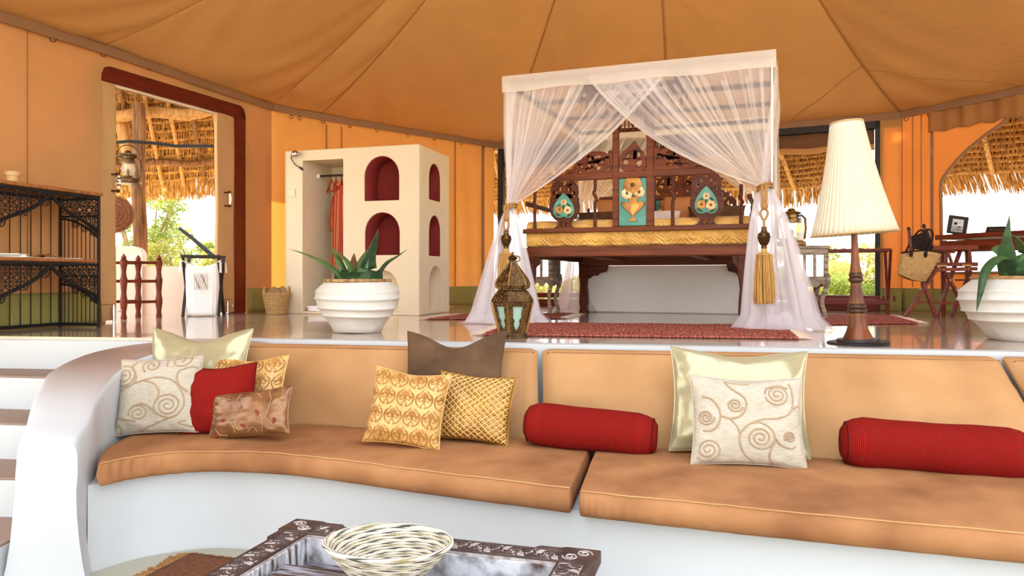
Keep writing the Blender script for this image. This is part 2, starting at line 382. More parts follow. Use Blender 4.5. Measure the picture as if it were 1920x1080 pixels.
m_damask2 = mat('bronze_damask_figure', srgb(170, 118, 52), .5, col2=srgb(150, 100, 42), vs=20, bump=.1)
m_lat = mat('bronze_gold_satin', srgb(180, 128, 44), .3, col2=srgb(120, 74, 20), vs=4, bump=.1, bs=8, spec=.6, bdist=.02, metal=.3)
m_latc = mat('pale_gold_ribbon', srgb(232, 196, 132), .5, bump=0)
m_velvet = mat('chocolate_velvet', srgb(102, 76, 54), .85, col2=srgb(72, 52, 36), vs=6, det=7, bump=.12, bs=14, sheen=.08, spec=.1)
m_mocha = mat('mocha_satin', srgb(140, 98, 62), .32, metal=.35, col2=srgb(112, 74, 44), vs=4, stretch=(4, 1, 1), bump=.08, bs=9, spec=.55)
m_stitch = mat('bronze_stitching', srgb(112, 74, 42), .6, bump=0)
m_stitchl = mat('pale_stitching', srgb(196, 158, 116), .6, bump=0)
m_rust = mat('rust_stitched_flower', srgb(122, 40, 22), .7, bump=0)
m_tanp = mat('tan_pillow_cotton', srgb(204, 140, 84), .8, var=.1, bump=.1, bs=20)
m_basketcloth = mat('brown_folded_cotton', srgb(158, 122, 84), .9, var=.15, bump=.15, bs=20, spec=.1)
m_paper = mat('paper', srgb(236, 232, 222), .6, var=.04, bump=0)
m_blue = mat('blue_foil', srgb(40, 80, 150), .4, bump=0)
m_terra = mat('cream_glazed_pot', srgb(216, 180, 120), .5, var=.1, bump=.1)
m_hang = mat('red_plastic', srgb(186, 40, 24), .35, var=.05, bump=0)
m_hat = mat('brown_woven_disc', srgb(132, 78, 40), .8, col2=srgb(96, 52, 24), vs=30, bump=.4, bs=60)
m_rugb = mat('brown_woven_rug', srgb(118, 70, 36), .95, col2=srgb(82, 46, 22), vs=40, bump=.5, bs=90)
m_fringe = mat('rug_fringe_wool', srgb(156, 112, 66), .95, var=.2, bump=.2)
m_rugfr = mat('cream_rug_fringe', srgb(222, 200, 178), .95, var=.2, bump=.2)
m_wineg = glass('pale_yellow_wine_glass', (.95, .85, .45), .05, .3)
m_clear = glass('clear_glass', (.97, .98, .96), .03, .12)
m_robe = striped('striped_robe_cloth', [(0, srgb(168, 52, 26)), (.3, srgb(40, 24, 20)), (.36, srgb(214, 150, 60)), (.44, srgb(176, 44, 26)), (.7, srgb(236, 200, 130)), (.76, srgb(150, 36, 24))], 5.0, 'X', .85, coord='Object')
m_rug = mat('red_rag_weave', srgb(200, 128, 106), .95, col2=srgb(118, 40, 34), vs=9, det=6, stretch=(8, 1.1, 1), bump=.9, bs=40, bstretch=(4, 1, 1), contrast=(.36, .68), spec=.1)
m_limed = mat('limewashed_carving_ground', srgb(196, 186, 182), .75, col2=srgb(140, 124, 118), vs=30, bump=.3, bs=60, spec=.2)
def coil_bowl_mat():
    m, t, N, L, P, O = new_mat('coiled_grass_swirl')
    tcn = N.new('ShaderNodeTexCoord'); sx = N.new('ShaderNodeSeparateXYZ'); L.new(tcn.outputs['Object'], sx.inputs[0])
    def math_(op, a, b=None):
        n = N.new('ShaderNodeMath'); n.operation = op
        for i, q in enumerate((a, b)):
            if q is None: continue
            if isinstance(q, (int, float)): n.inputs[i].default_value = q
            else: L.new(q, n.inputs[i])
        return n.outputs[0]
    x, y = sx.outputs[0], sx.outputs[1]
    a = math_('ARCTAN2', y, x)
    r = math_('SQRT', math_('ADD', math_('MULTIPLY', x, x), math_('MULTIPLY', y, y)))
    saw = math_('FRACT', math_('ADD', math_('MULTIPLY', a, 3 / (2 * PI)), math_('MULTIPLY', r, 38.0)))
    stitch = math_('SINE', math_('MULTIPLY', a, 170.0))
    rp = N.new('ShaderNodeValToRGB'); rp.color_ramp.interpolation = 'CONSTANT'
    cols = [(0, srgb(222, 212, 190)), (.30, srgb(74, 70, 66)), (.40, srgb(206, 198, 178)), (.62, srgb(150, 136, 96)), (.74, srgb(216, 208, 190)), (.90, srgb(96, 90, 82))]
    el = rp.color_ramp.elements
    while len(el) < len(cols): el.new(.5)
    for i, (p, c) in enumerate(cols): el[i].position = p; el[i].color = (*c, 1)
    L.new(saw, rp.inputs[0]); L.new(rp.outputs[0], P.inputs['Base Color']); P.inputs['Roughness'].default_value = .75
    bp = N.new('ShaderNodeBump'); bp.inputs['Strength'].default_value = .5; bp.inputs['Distance'].default_value = .003
    L.new(stitch, bp.inputs['Height']); L.new(bp.outputs[0], P.inputs['Normal'])
    return m
m_bowl = coil_bowl_mat()
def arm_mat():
    """white plaster that turns brown and smoother on its higher, upward-facing top"""
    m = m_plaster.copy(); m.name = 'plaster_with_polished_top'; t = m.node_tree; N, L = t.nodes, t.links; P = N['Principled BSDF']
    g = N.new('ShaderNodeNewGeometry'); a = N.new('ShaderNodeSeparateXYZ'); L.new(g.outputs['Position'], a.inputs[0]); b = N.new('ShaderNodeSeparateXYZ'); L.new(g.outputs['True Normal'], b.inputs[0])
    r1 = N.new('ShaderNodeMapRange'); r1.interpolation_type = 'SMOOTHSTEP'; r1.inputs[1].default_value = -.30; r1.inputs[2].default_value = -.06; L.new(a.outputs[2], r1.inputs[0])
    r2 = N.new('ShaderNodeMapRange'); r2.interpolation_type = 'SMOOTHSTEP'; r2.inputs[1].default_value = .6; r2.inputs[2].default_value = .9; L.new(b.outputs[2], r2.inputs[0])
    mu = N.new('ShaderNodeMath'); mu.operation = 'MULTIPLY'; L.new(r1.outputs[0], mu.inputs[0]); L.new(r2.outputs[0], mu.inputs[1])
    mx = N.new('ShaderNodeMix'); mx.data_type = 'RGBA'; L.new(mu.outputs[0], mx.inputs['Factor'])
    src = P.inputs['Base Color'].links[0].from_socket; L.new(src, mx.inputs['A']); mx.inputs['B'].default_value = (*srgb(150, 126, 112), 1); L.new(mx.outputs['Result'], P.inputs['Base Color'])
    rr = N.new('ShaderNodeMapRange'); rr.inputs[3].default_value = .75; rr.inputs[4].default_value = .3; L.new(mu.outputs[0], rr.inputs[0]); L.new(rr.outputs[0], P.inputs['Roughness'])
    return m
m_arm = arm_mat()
# ================================================================== the setting
def struct(o): o['kind'] = 'structure'; return o
# ---- ground far and near
MB().grid(lambda u, v: (-120 + 240 * u, -20 + 240 * v, -1.32 + .2 * noise.noise((u * 30, v * 30, 0))), 60, 60).build('ground', m_sand)['kind'] = 'structure'
# ---- raised platform: polished floor
EDGE = [(-9.0, 5.85), (-4.5, 5.42), (-3.04, 5.25), (-1.75, 5.08), (.13, 4.70), (2.82, 4.20), (4.6, 3.86), (9.5, 3.1)]
edge = spline(EDGE, 6)
back = [(12, 3.0), (12, 8), (6.2, 10.6), (.2, 13.4), (-3.6, 11.4), (-6.4, 9.6), (-9.5, 8.0)]
def slab(outline, z0, z1, name, m, bevel=0):
    b = MB(); b.plate(outline, (), z1 - z0, lambda x, y, d: (x, y, z0 + d)); return struct(b.build(name, m, bevel=bevel))
floor = slab(list(edge) + back, -.62, 0, 'floor', m_floor)
def edge_y(x):
    for (x0, y0), (x1, y1) in zip(edge[:-1], edge[1:]):
        if x0 <= x <= x1: return y0 + (y1 - y0) * (x - x0) / (x1 - x0)
    return edge[-1][1]
# ---- lower floor of the seating pit
lower = slab([(-9, -3), (10, -3), (10, 4.6), (-9, 6.6)], -1.16, -1.06, 'floor_lower', m_lowfloor)
# ---- steps on the left, five of them
steps = struct(empty('steps', (0, 0, 0)))
ys = [5.26, 4.84, 4.42, 4.01, 3.58]; zs = [-.225, -.44, -.65, -.855]
for i, z in enumerate(zs):
    y0, y1 = ys[i + 1], ys[i] + .15
    # risers are white, the worn treads brown; each step runs from the left wall to the arm of the bench
    n = 14
    def fr(x, k): return edge_y(x) - 5.25 + k + .02 * math.sin(x * 3 + i)
    xs = [-8 + (-2.44 + 8) * j / n for j in range(n + 1)]
    out = [(x, fr(x, y0)) for x in xs] + [(x, fr(x, y1 + .25)) for x in xs[::-1]]
    b = MB(); b.plate(out, (), (z - .012) + 1.07, lambda x, y, d: (x, y, -1.07 + d)); b.build('step', m_plaster, steps, bevel=.015, seg=3)
    out = [(x, fr(x, y0 + .012)) for x in xs] + [(x, fr(x, y1 + .1)) for x in xs[::-1]]
    b = MB(); b.plate(out, (), .014, lambda x, y, d: (x, y, z - .014 + d)); b.build('tread', m_tread, steps, bevel=.005)
b = MB(); out = [(x, edge_y(x) - .03) for x in np.linspace(-8.5, -1.9, 18)] + [(x, edge_y(x) + .1) for x in np.linspace(-1.9, -8.5, 18)]
b.plate(out, (), .98, lambda x, y, d: (x, y, -1.0 + d)); struct(b.build('step_riser', m_plaster, bevel=.02, seg=3))
# ---- the built-in bench of white plaster: ledge, base and curved arm
front = spline([(-2.12, 3.70), (-1.95, 3.92), (-1.64, 4.05), (-1.30, 4.00), (-1.0, 3.90), (-.41, 3.62), (.24, 3.33), (.61, 3.20), (1.06, 3.04), (1.88, 2.76), (3.0, 2.42), (4.4, 2.05)], 6)
bench = struct(empty('bench_base', (0, 0, 0)))
b = MB(); out = [(x, y + .03) for x, y in front] + [(4.6, 4.2), (2.82, 4.4), (.13, 4.9), (-1.75, 5.2), (-2.5, 4.9), (-2.4, 4.2)]
b.plate(out, (), .46, lambda x, y, d: (x, y, -1.08 + d)); b.build('bench_front', m_plaster, bench, bevel=.02, seg=3)
led = [(x, edge_y(x)) for x in np.linspace(-1.95, 4.6, 50)]
b = MB(); b.plate([(x - .012, y - .05) for x, y in led] + [(x, y + .05) for x, y in led[::-1]], (), .64, lambda x, y, d: (x, y, -.635 + d)); b.build('ledge', m_plaster, bench, bevel=.028, seg=4)
ARM = [  # inner x,y  outer x,y  top
    ((-2.10, 3.60), (-2.37, 3.57), -.37), ((-2.11, 3.66), (-2.40, 3.63), -.34), ((-2.15, 3.82), (-2.49, 3.82), -.29), ((-2.25, 4.10), (-2.65, 4.15), -.205),
    ((-2.31, 4.38), (-2.77, 4.48), -.125), ((-2.27, 4.64), (-2.74, 4.80), -.06), ((-2.10, 4.84), (-2.53, 5.02), -.02), ((-1.86, 4.97), (-2.20, 5.14), -.004), ((-1.5, 4.99), (-1.6, 5.16), -.006)]
st = spline([(*a, *c, z) for a, c, z in ARM], 6)
def arm_pt(u, v):
    ix, iy, ox, oy, z = st[min(len(st) - 1, int(round(v * (len(st) - 1))))]
    i, o = np.array((ix, iy)), np.array((ox, oy)); w = o - i; wl = np.linalg.norm(w); e = w / wl
    fl = max(0, 1 - v * 6) * .03                                     # the foot spreads a little at the front end
    r = .05
    prof = [(-fl - .02, -1.08), (-fl * .5, -.85), (0, -.62), (0, z - r * 1.2), (r * .25, z - r * .35), (r, z - .005), (wl * .5, z), (wl - r, z - .005), (wl - r * .25, z - r * .35), (wl, z - r * 1.2), (wl + fl * .3, -.62), (wl + fl, -.85), (wl + fl * 1.6 + .02, -1.08)]
    k = u * (len(prof) - 1); a = int(min(k, len(prof) - 2)); t = k - a
    d = prof[a][0] * (1 - t) + prof[a + 1][0] * t; zz = prof[a][1] * (1 - t) + prof[a + 1][1] * t
    p = i + e * d
    lump = .008 * noise.noise((p[0] * 5, p[1] * 5, zz * 4))
    return (p[0] + lump, p[1] + lump, zz)
b = MB(); NU, NV = 24, len(st) - 1
b.grid(arm_pt, NU, NV)
capv = [arm_pt(i / NU, 0) for i in range(NU + 1)]
b.add(capv, [tuple(range(NU + 1))])
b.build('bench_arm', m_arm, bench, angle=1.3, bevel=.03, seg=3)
# ---- tent walls
LW = Frame((-5.66, 0, 0), (.28, 1, 0)); E1 = (-3.03, 9.4); E2 = (-.16, 11.3); E4 = (4.77, 9.15)
BW = Frame((*E1, 0), (E2[0] - E1[0], E2[1] - E1[1], 0)); WW = Frame((*E2, 0), (E4[0] - E2[0], E4[1] - E2[1], 0)); RW = Frame((*E4, 0), (.453, -.892, 0))
LWL = (Vector(E1) - LW.o.to_2d()).length; BWL = (Vector(E2) - Vector(E1)).length; WWL = (Vector(E4) - Vector(E2)).length; RWL = 6.2
def wplate(fr, outer, holes=(), t=.012, d0=0.):
    b = MB(); b.plate(outer, holes, t, lambda x, y, d: fr(x, y, d0 + d)); return b
dl, dr = LW.px(190)[0], LW.px(462)[0]                               # the doorway in the left wall
zt0, zt1 = 2.375, 2.445
wl_ = struct(wplate(LW, [(-5.7, 0), (dl, 0), (dl, zt0 - .1), (dl + .03, zt0 - .03), (dl + .1, zt0), (dr - .1, zt1), (dr - .03, zt1 - .03), (dr, zt1 - .1), (dr, 0), (LWL, 0), (LWL, 2.66), (-5.7, 2.56)], [[(.5, .02), (4.9, .02), (4.9, 2.15), (.5, 2.15)]]).build('wall_left', m_wall, smooth=False))  # the rectangular hole is an unseen opening, added to let daylight in
b = MB(); b.grid(lambda u, v: BW((BWL - .12) * u, (2.64 - .18 * u) * v, .012 + .016 * math.sin(u * 31 + .8 * math.sin(v * 3)) * (.35 + .65 * v) + .008 * math.sin(u * 83 + v * 2)), 150, 16); wb_ = struct(b.build('wall_back', m_glow, angle=3))
def skirt(fr, s0, s1, par, h=.285, d=-.012, n=None):
    n = n or max(6, int((s1 - s0) * 14)); b = MB()
    b.grid(lambda u, v: fr(s0 + (s1 - s0) * u, .004 + h * v, d + .012 * math.sin(u * (s1 - s0) * 17) * (1 - v * .7) + .008 * math.sin(u * (s1 - s0) * 41 + v * 3)), n, 5)
    b.build('canvas_skirt', m_green, par, solid=.004)
skirt(LW, 4.95, dl - .02, wl_); skirt(LW, dr + .03, LWL, wl_); skirt(BW, 0.02, BWL - .12, wb_)
def strip(fr, s, z0, z1, par, w=.012, m=m_seam, name='seam', lean=0):
    b = MB(); b.beam(fr(s, z0, -.008), fr(s + lean, z1, -.008), w, .006, tuple(fr.n)); b.build(name, m, par)
for s in (LW.px(50)[0],): strip(LW, s, .3, 2.45, wl_, w=.006)
for px in (612, 640, 853, 905): strip(BW, BW.px(px)[0], .0, 2.42, wb_, w=.02 if px < 900 else .045, m=m_seam if px < 900 else m_band)
# right wall with the ogee arched window
a0, zb = RW.px(1766, 512); _, zsp = RW.px(1766, 345); ap, zap = RW.px(1900, 211)
aw = ap - a0
lft = spline([(a0, zb), (a0, zsp - .35), (a0 + .0, zsp + .0), (a0 + .10 * aw, zsp + .20 * (zap - zsp)), (a0 + .32 * aw, zsp + .46 * (zap - zsp)), (a0 + .62 * aw, zsp + .70 * (zap - zsp)), (a0 + .86 * aw, zsp + .86 * (zap - zsp)), (ap, zap)], 5)
ogee = lft + [(2 * ap - x, y) for x, y in lft[::-1][1:]]
wr_ = struct(wplate(RW, [(0.0, 0), (RWL, 0), (RWL, 2.47), (0.0, 2.47)], [ogee, [(3.6, .5), (6.0, .5), (6.0, 2.2), (3.6, 2.2)]]).build('wall_right', m_glow2, smooth=False))  # plain rectangular hole out of view, added for daylight from the side
b = MB(); b.tube([RW(x, z, -.01) for x, z in ogee], .018, 6, closed=True); b.build('window_binding', m_band, wr_)
skirt(RW, 0, RWL, wr_)
for px in (1690, 1748): strip(RW, RW.px(px)[0], .02, 2.42, wr_, w=.035, m=m_band)
for px in (1728, 1712): strip(RW, RW.px(px)[0], .3, 2.42, wr_)
s0, s1 = RW.px(1745)[0], RWL
b = MB(); b.grid(lambda u, v: RW(s0 + (s1 - s0) * u, 2.42 - .30 * v + .012 * math.sin(u * 140) * v, -.03 - .014 * math.sin(u * 190) - .012 * math.sin(u * 83 + 1)), 260, 4)
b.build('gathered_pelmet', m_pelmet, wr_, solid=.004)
# window wall behind the bed: dark timber frame, rolled blind, low canvas
ww = struct(empty('window_1', (0, 0, 0)))
b = MB()
for s, w in ((.0, .09), (WW.px(1648)[0], .09)): b.beam(WW(s, 0, .0), WW(s, 2.42, .0), w, .09, tuple(WW.n))
b.beam(WW(0, 2.33, 0), WW(WWL, 2.33, 0), .09, .14); b.build('window_frame', m_dark, ww, bevel=.006)
b = MB(); b.beam(WW(0, .16, 0), WW(WWL, .16, 0), .12, .07); b.beam(WW(0, .05, 0), WW(WWL, .05, 0), .1, .1); b.build('window_sill', m_mahog, ww, bevel=.006)
b = MB()
b.grid(lambda u, v: WW(.05 + (WW.px(1648)[0] - .1) * u, 2.30 - .26 * v - .03 * math.sin(u * 23) * v, .05 - .05 * math.sin(v * PI) - .012 * math.sin(u * 60 + v * 5)), 90, 8)
b.build('rolled_blind', mat('brown_blind_cloth', srgb(118, 80, 50), .9, var=.2, bump=.2, bs=10, trans=.1), ww, solid=.01)
b = MB(); b.tube([WW(.05 + (WW.px(1648)[0] - .1) * u, 2.05 + .012 * math.sin(u * 50), .03) for u in np.linspace(0, 1, 40)], .04, 10); b.build('blind_roll', m_glow, ww)
b = MB(); sR = WW.px(1650)[0]
b.plate([(sR, 0), (WWL, 0), (WWL, 2.45), (sR, 2.45)], (), .012, lambda x, y, d: WW(x, y, d - .05)); struct(b.build('wall_window', m_glow2, smooth=False))
sk = MB(); sk.grid(lambda u, v: WW(sR + (WWL - sR) * u, .004 + .285 * v, -.065 + .01 * math.sin(u * 12)), 10, 3); struct(sk.build('canvas_skirt', m_green, solid=.004))
# ---- ceiling: canvas swept up to a peak, with seams, valance and rings
R5 = RW(RWL, 0).to_2d()
eave = [Vector((-7.4, -6.5, 1.55)), LW(4.8, 2.44), LW(7.1, 2.53), Vector((*E1, 2.585)), BW(BW.px(600)[0], 2.54), Vector((*E2, 2.43)), WW(2.55, 2.41), Vector((*E4, 2.43)), RW(3.2, 2.43), Vector((*R5, 2.42)), Vector((8.2, -6.5, 1.55))]  # unseen front eave drawn out and lowered behind the camera to limit daylight
PK = Vector((.95, 5.2, 4.75)); NT, NS = 26, 14
def roof(i, f, t):
    a, c = eave[i], eave[(i + 1) % len(eave)]
    e = a.lerp(c, f); p = e.lerp(PK, t)
    p.z = e.z + (PK.z - e.z) * (.50 * t + .50 * t ** 2.3)
    p.z -= .09 * math.sin(PI * f) * math.sin(PI * min(1, t * 1.05 + .02)) * (1 - t)
    # slack canvas: soft folds that run diagonally out of the corners
    L = (c - a).length
    for q, sg in ((f, 1), (1 - f, -1)):
        ph = q * L * 9 + t * 34 * (1 if sg > 0 else .8)
        p.z += .055 * math.sin(ph) * math.exp(-((q - .12) / .22) ** 2) * math.exp(-t * 5) * (1 - math.exp(-t * 14)) * min(1, q * 14) * min(1, (1 - q) * 14)
    p.z += .006 * math.sin(PI * f) * math.sin(f * L * 5 + 9 * t) * math.exp(-t * 6) * (1 - math.exp(-t * 20))
    return p
cb = MB()
for i in range(len(eave) - 1): cb.grid(lambda u, v, i=i: roof(i, u, v * .985), NS * 3, NT * 2)
ceil = struct(cb.build('ceiling', m_ceil, angle=.9, solid=.004))
for i in range(4, len(eave) - 1):
    b = MB(); b.tube([roof(i, 0, t) - Vector((0, 0, .006)) for t in np.linspace(.0, .98, 60)], .0036, 5); b.build('ceiling_seam', m_seam, ceil)
for i, f0, f1, t1 in ((5, .25, 0.0, .22), (7, .45, 0., .22), (6, .55, 1., .24)):
    b = MB(); b.tube([roof(i, f0 + (f1 - f0) * (t / t1) ** 1.5, t) - Vector((0, 0, .006)) for t in np.linspace(.0, t1, 30)], .0032, 5); b.build('ceiling_seam', m_seam, ceil)
b = MB()
for i in range(len(eave) - 1):
    a, c = eave[i], eave[i + 1]; mid = (a + c) / 2; inn = (Vector((1, 5, 0)) - mid); inn.z = 0; inn.normalize()
    b.beam(a + inn * .05 - Vector((0, 0, .035)), c + inn * .05 - Vector((0, 0, .035)), .012, .085)
b.build('eave_webbing', m_band, ceil)
ov = [Vector((*E1, 2.615)), BW(BW.px(600)[0], 2.57), Vector((*E2, 2.46))]       # the roof runs on past the wall and shades it outside
for a, c in zip(ov[:-1], ov[1:]):
    n = Vector((-(c - a).y, (c - a).x, 0)).normalized(); b = MB(); b.grid(lambda u, v: a.lerp(c, u) + n * 1.5 * v + Vector((0, 0, -.34 * v)), 6, 6); b.build('roof_overhang', m_ceil, ceil, solid=.01)
ringb = MB(); ringb.tube([(.024 * math.cos(a), 0, .024 * math.sin(a)) for a in np.linspace(0, 2 * PI, 15)[:-1]], .004, 5, closed=True); ring_me = ringb.mesh('ring')
ring_me.materials.append(m_dark)
for fr, par, pxs in ((LW, wl_, (93, 188, 275, 345, 420, 478)), (BW, wb_, (545, 560, 604, 654, 705, 763, 812, 863, 905, 925)), (RW, wr_, (1703, 1745, 1812, 1885))):
    for px in pxs:
        s, z = fr.px(px, 0); zz = (2.37 if fr is RW else 2.36 + .055 * (s - 4.8) if fr is LW else 2.50 - .12 * s / BWL)
        piece('ring', ring_me, par, fr(s, zz - .03, -.035), (0, .3, fr.ang + .4 * math.sin(px)))
# ---- the doorway: dark red frame, canvas covered leaves with handles and bolts
door = struct(empty('door_1', LW(dl, 0), LW.ang))
def dpiece(name, s0, s1, z0, z1, d0, d1, m, bevel=.008, zz=None):
    b = MB(); z1b = zz if zz is not None else z1
    b.add([LW(s0, z0, d0), LW(s1, z0 if zz is None else zz - (z1 - z0), d0), LW(s1, z1b, d0), LW(s0, z1, d0), LW(s0, z0, d1), LW(s1, z0 if zz is None else zz - (z1 - z0), d1), LW(s1, z1b, d1), LW(s0, z1, d1)],
          [(0, 1, 2, 3), (7, 6, 5, 4), (0, 4, 5, 1), (1, 5, 6, 2), (2, 6, 7, 3), (3, 7, 4, 0)])
    return b.build(name, m, door, world=True, bevel=bevel)
sL1, sR0, sR1 = LW.px(220)[0], LW.px(410)[0], LW.px(441)[0]
dpiece('door_head', dl - .02, dr + .01, zt0 - .15, zt0 + .01, .012, .16, m_door, zz=zt1 + .01)
dpiece('door_track', dl, dr - .1, zt0 - .165, zt0 - .148, .03, .05, m_cream, .002, zz=zt1 - .148)
dpiece('door_post', sR1 + .0, dr + .01, 0, zt1, .012, .16, m_door)
dpiece('door_post', dl - .06, dl + .005, 0, zt0 - .1, .02, .16, m_door)
m_leafc = mat('cream_canvas_leaf', srgb(196, 156, 108), .85, var=.08, vs=3, bump=.2, bs=4, bstretch=(1, 1, .3), spec=.1, bdist=.03)
for s0, s1, zz in ((dl + .0, sL1, zt0 - .15), (sR0, sR1, zt1 - .16)):
    b = MB(); b.grid(lambda u, v: LW(s0 + (s1 - s0) * u, .02 + (zz - .02) * v, .035 + .005 * math.sin(v * 9 + u * 4)), 8, 30); leaf = b.build('door_leaf', m_leafc, door, world=True, solid=.04, bevel=.004)
    for z_ in (.17,):
        b = MB(); b.beam(LW(s0, z_, .012), LW(s1, z_, .012), .006, .006); b.build('hem', m_seam, leaf, world=True)
def handle(px, y0, y1, dark):
    s, z1 = LW.px(px, y0); _, z0 = LW.px(px, y1)
    b = MB(); b.tube([LW(s, z0 + (z1 - z0) * t, -.045 - .012 * math.sin(PI * t)) for t in np.linspace(0, 1, 14)], [.010 + .006 * math.sin(PI * t) for t in np.linspace(0, 1, 14)], 10)
    h = b.build('handle', m_white if not dark else m_paper, door, world=True)
    b = MB()
    for z in (z0, z1): b.sphere(LW(s, z, -.045), .02, 10, 6); b.tube([LW(s, z, -.045), LW(s - .01, z, .02)], .008, 8)
    b.build('handle_mount', m_brassd, door, world=True)
    if dark:
        for t in (.3, .5, .7):
            b = MB(); b.tube([LW(s, z0 + (z1 - z0) * t, -.055), LW(s, z0 + (z1 - z0) * (t + .08), -.055)], .0165, 10); b.build('horn_band', m_dark, door, world=True)
handle(214, 327, 358, True); handle(424, 361, 386, False)
for px, y0, y1 in ((210, 575, 603), (424, 567, 592)):
    s, z1 = LW.px(px, y0)
    b = MB(); b.tube([LW(s, .005, -.02), LW(s, z1, -.02)], .017, 12); b.tube([LW(s, z1, -.02), LW(s, z1 + .02, -.02)], .011, 12); b.tube([LW(s, z1 * .72, -.02), LW(s + .05, z1 * .72, -.05)], .006, 8)
    b.sphere(LW(s + .05, z1 * .72, -.05), .012, 8, 6); b.build('bolt', m_chrome, door, world=True)
# ================================================================== outdoors seen through the openings
def thatch(Sf, nrm, rows, length, par, fringe=.26, blade=.022, seed=1, lift=.05):
    """Sf(u, v): underside of a palm-leaf roof, v = 0 at the eave; every course is a row of separate leaf ends"""
    rnd = random.Random(seed); b = MB(); bd = MB()
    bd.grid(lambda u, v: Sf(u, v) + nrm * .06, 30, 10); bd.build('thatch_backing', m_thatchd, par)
    nb = int(length / blade)
    for r in range(rows):                                              # each course is a rolled edge of folded leaves
        rl = MB(); rl.tube([Sf(u, (r + .55) / rows) - nrm * (.025 + .008 * math.sin(u * 37 + r)) for u in np.linspace(0, 1, 40)], .036, 8, flat=.8); rl.build('thatch_course', m_thatch, par)
    for r in range(rows):
        v0 = r / rows
        for i in range(nb):
            u = (i + rnd.random() * .8) / nb; w = blade / length * (.5 + rnd.random() * .7)
            vt = v0 + (.25 * rnd.random() - .05) / rows; vb = v0 + (.78 + .12 * rnd.random()) / rows
            o = -nrm * lift * (.7 + rnd.random() * .6)
            a = Sf(min(1, u), min(1, vb)) + nrm * .03; t = Sf(min(1, u + w * (rnd.random() - .5) * 2), max(0, vt)) + o; sd = (Sf(min(1, u + w), v0) - Sf(u, v0))
            b.add([a, a + sd, t + sd * .8, t], [(0, 1, 2, 3)])
    o_ = b.build('leaf_courses', m_thatch, par, smooth=False, fix=False); o_['kind'] = 'stuff'
    b = MB(); dn = (Sf(.5, 0) - Sf(.5, .1)); dn.normalize()
    for i in range(int(nb * 3.2)):
        u = rnd.random(); w = blade / length * (.8 + rnd.random()); L = fringe * (.82 + .24 * rnd.random() ** 1.5)
        a = Sf(u, 0) + nrm * (rnd.random() - .6) * .08; sd = Sf(min(1, u + w), 0) - Sf(u, 0)
        t = a + dn * L * .45 + Vector((0, 0, -L * .8)) + sd * (rnd.random() - .5) * 3
        b.add([a - dn * .1, a - dn * .1 + sd, t + sd * .5, t], [(0, 1, 2, 3)])
    o_ = b.build('eave_fringe', m_thatch, par, smooth=False, fix=False); o_['kind'] = 'stuff'
# ---- the outdoor bathroom hut beyond the doorway on the left
hut = empty('thatched_hut', (-4.6, 9.5, 0), 0, 'thatched hut roof on poles seen through the open doorway', 'hut')
def hutS(u, v):
    x = -7.4 + 3.4 * u
    return Vector((x * (1 - .18 * v), 11.0 - .05 * (x + 4) ** 2 - 2.35 * v, 1.86 + 1.08 * v + .06 * math.sin(x * 1.4)))
hn = Vector((0, .38, .92)).normalized()
Mi = wm(hut).inverted()
thatch(lambda u, v: Mi @ hutS(u, v), hn, 13, 3.65, hut, .26, .017, 3, .085)
for i in range(12):
    u = .03 + i * .088
    b = MB(); b.tube([Mi @ (hutS(min(1, u + .03 * (1 - v) ), v) - hn * (.075 + .01 * math.sin(v * 9 + i))) for v in np.linspace(-.0, 1, 10)], .026, 8)
    b.build('rafter', m_pole2 if i % 3 else m_pole, hut)
for v, r, m in ((.27, .045, m_pole), (.70, .075, m_pole2), (.98, .07, m_pole)):
    b = MB(); b.tube([Mi @ (hutS(u, v) - hn * .14 + Vector((0, 0, .03 * math.sin(u * 21)))) for u in np.linspace(0, 1, 24)], r, 10); b.build('purlin', m, hut)
b = MB()
p0, p1 = at(262, 500, 9.0), at(259, 200, 9.0)
b.tube([p0.lerp(p1, t) + Vector((.012 * math.sin(t * 9), 0, 0)) for t in np.linspace(-.25, 1.02, 16)], [.085 - .012 * t for t in np.linspace(0, 1, 16)], 14)
b.build('post', m_pole, hut, world=True)
b = MB(); b.tube([at(215, 175, 9.3), at(246, 320, 9.3), at(262, 385, 9.15)], .07, 12); b.build('brace', m_pole2, hut, world=True)
b = MB(); b.tube([at(214, 268, 8.9), at(240, 265, 8.85), at(285, 268, 8.9), at(330, 274, 8.9), at(404, 274, 8.9), at(406, 300, 8.9), at(405, 345, 8.9), at(408, 420, 8.9)], .02, 8); b.build('dark_pipe', m_iron, hut, world=True)
lowwall = struct(empty('wall_hut', (0, 0, 0)))
def low_wall(pa, pb, h, name, t=.2, rr=.0):
    a, c = Vector((*pa, 0)), Vector((*pb, 0)); u = (c - a).normalized(); L = (c - a).length; n = Vector((-u.y, u.x, 0))
    out = [(0, -.02), (L, -.02)] + ([(L, h - rr)] + [(L - rr + rr * math.cos(q), h - rr + rr * math.sin(q)) for q in np.linspace(0, PI / 2, 8)] if rr else [(L, h)]) + [(0, h)]
    b = MB(); b.plate(out, (), t, lambda x, y, d: a + u * x + n * d + Vector((0, 0, y))); b.build(name, m_pinkwall, lowwall, bevel=.03, seg=3)
low_wall((-5.9, 7.95), (-3.5, 8.68), .545, 'low_wall')
low_wall((-5.9, 7.9), (-4.17, 8.42), .77, 'tall_end', .3, .1)
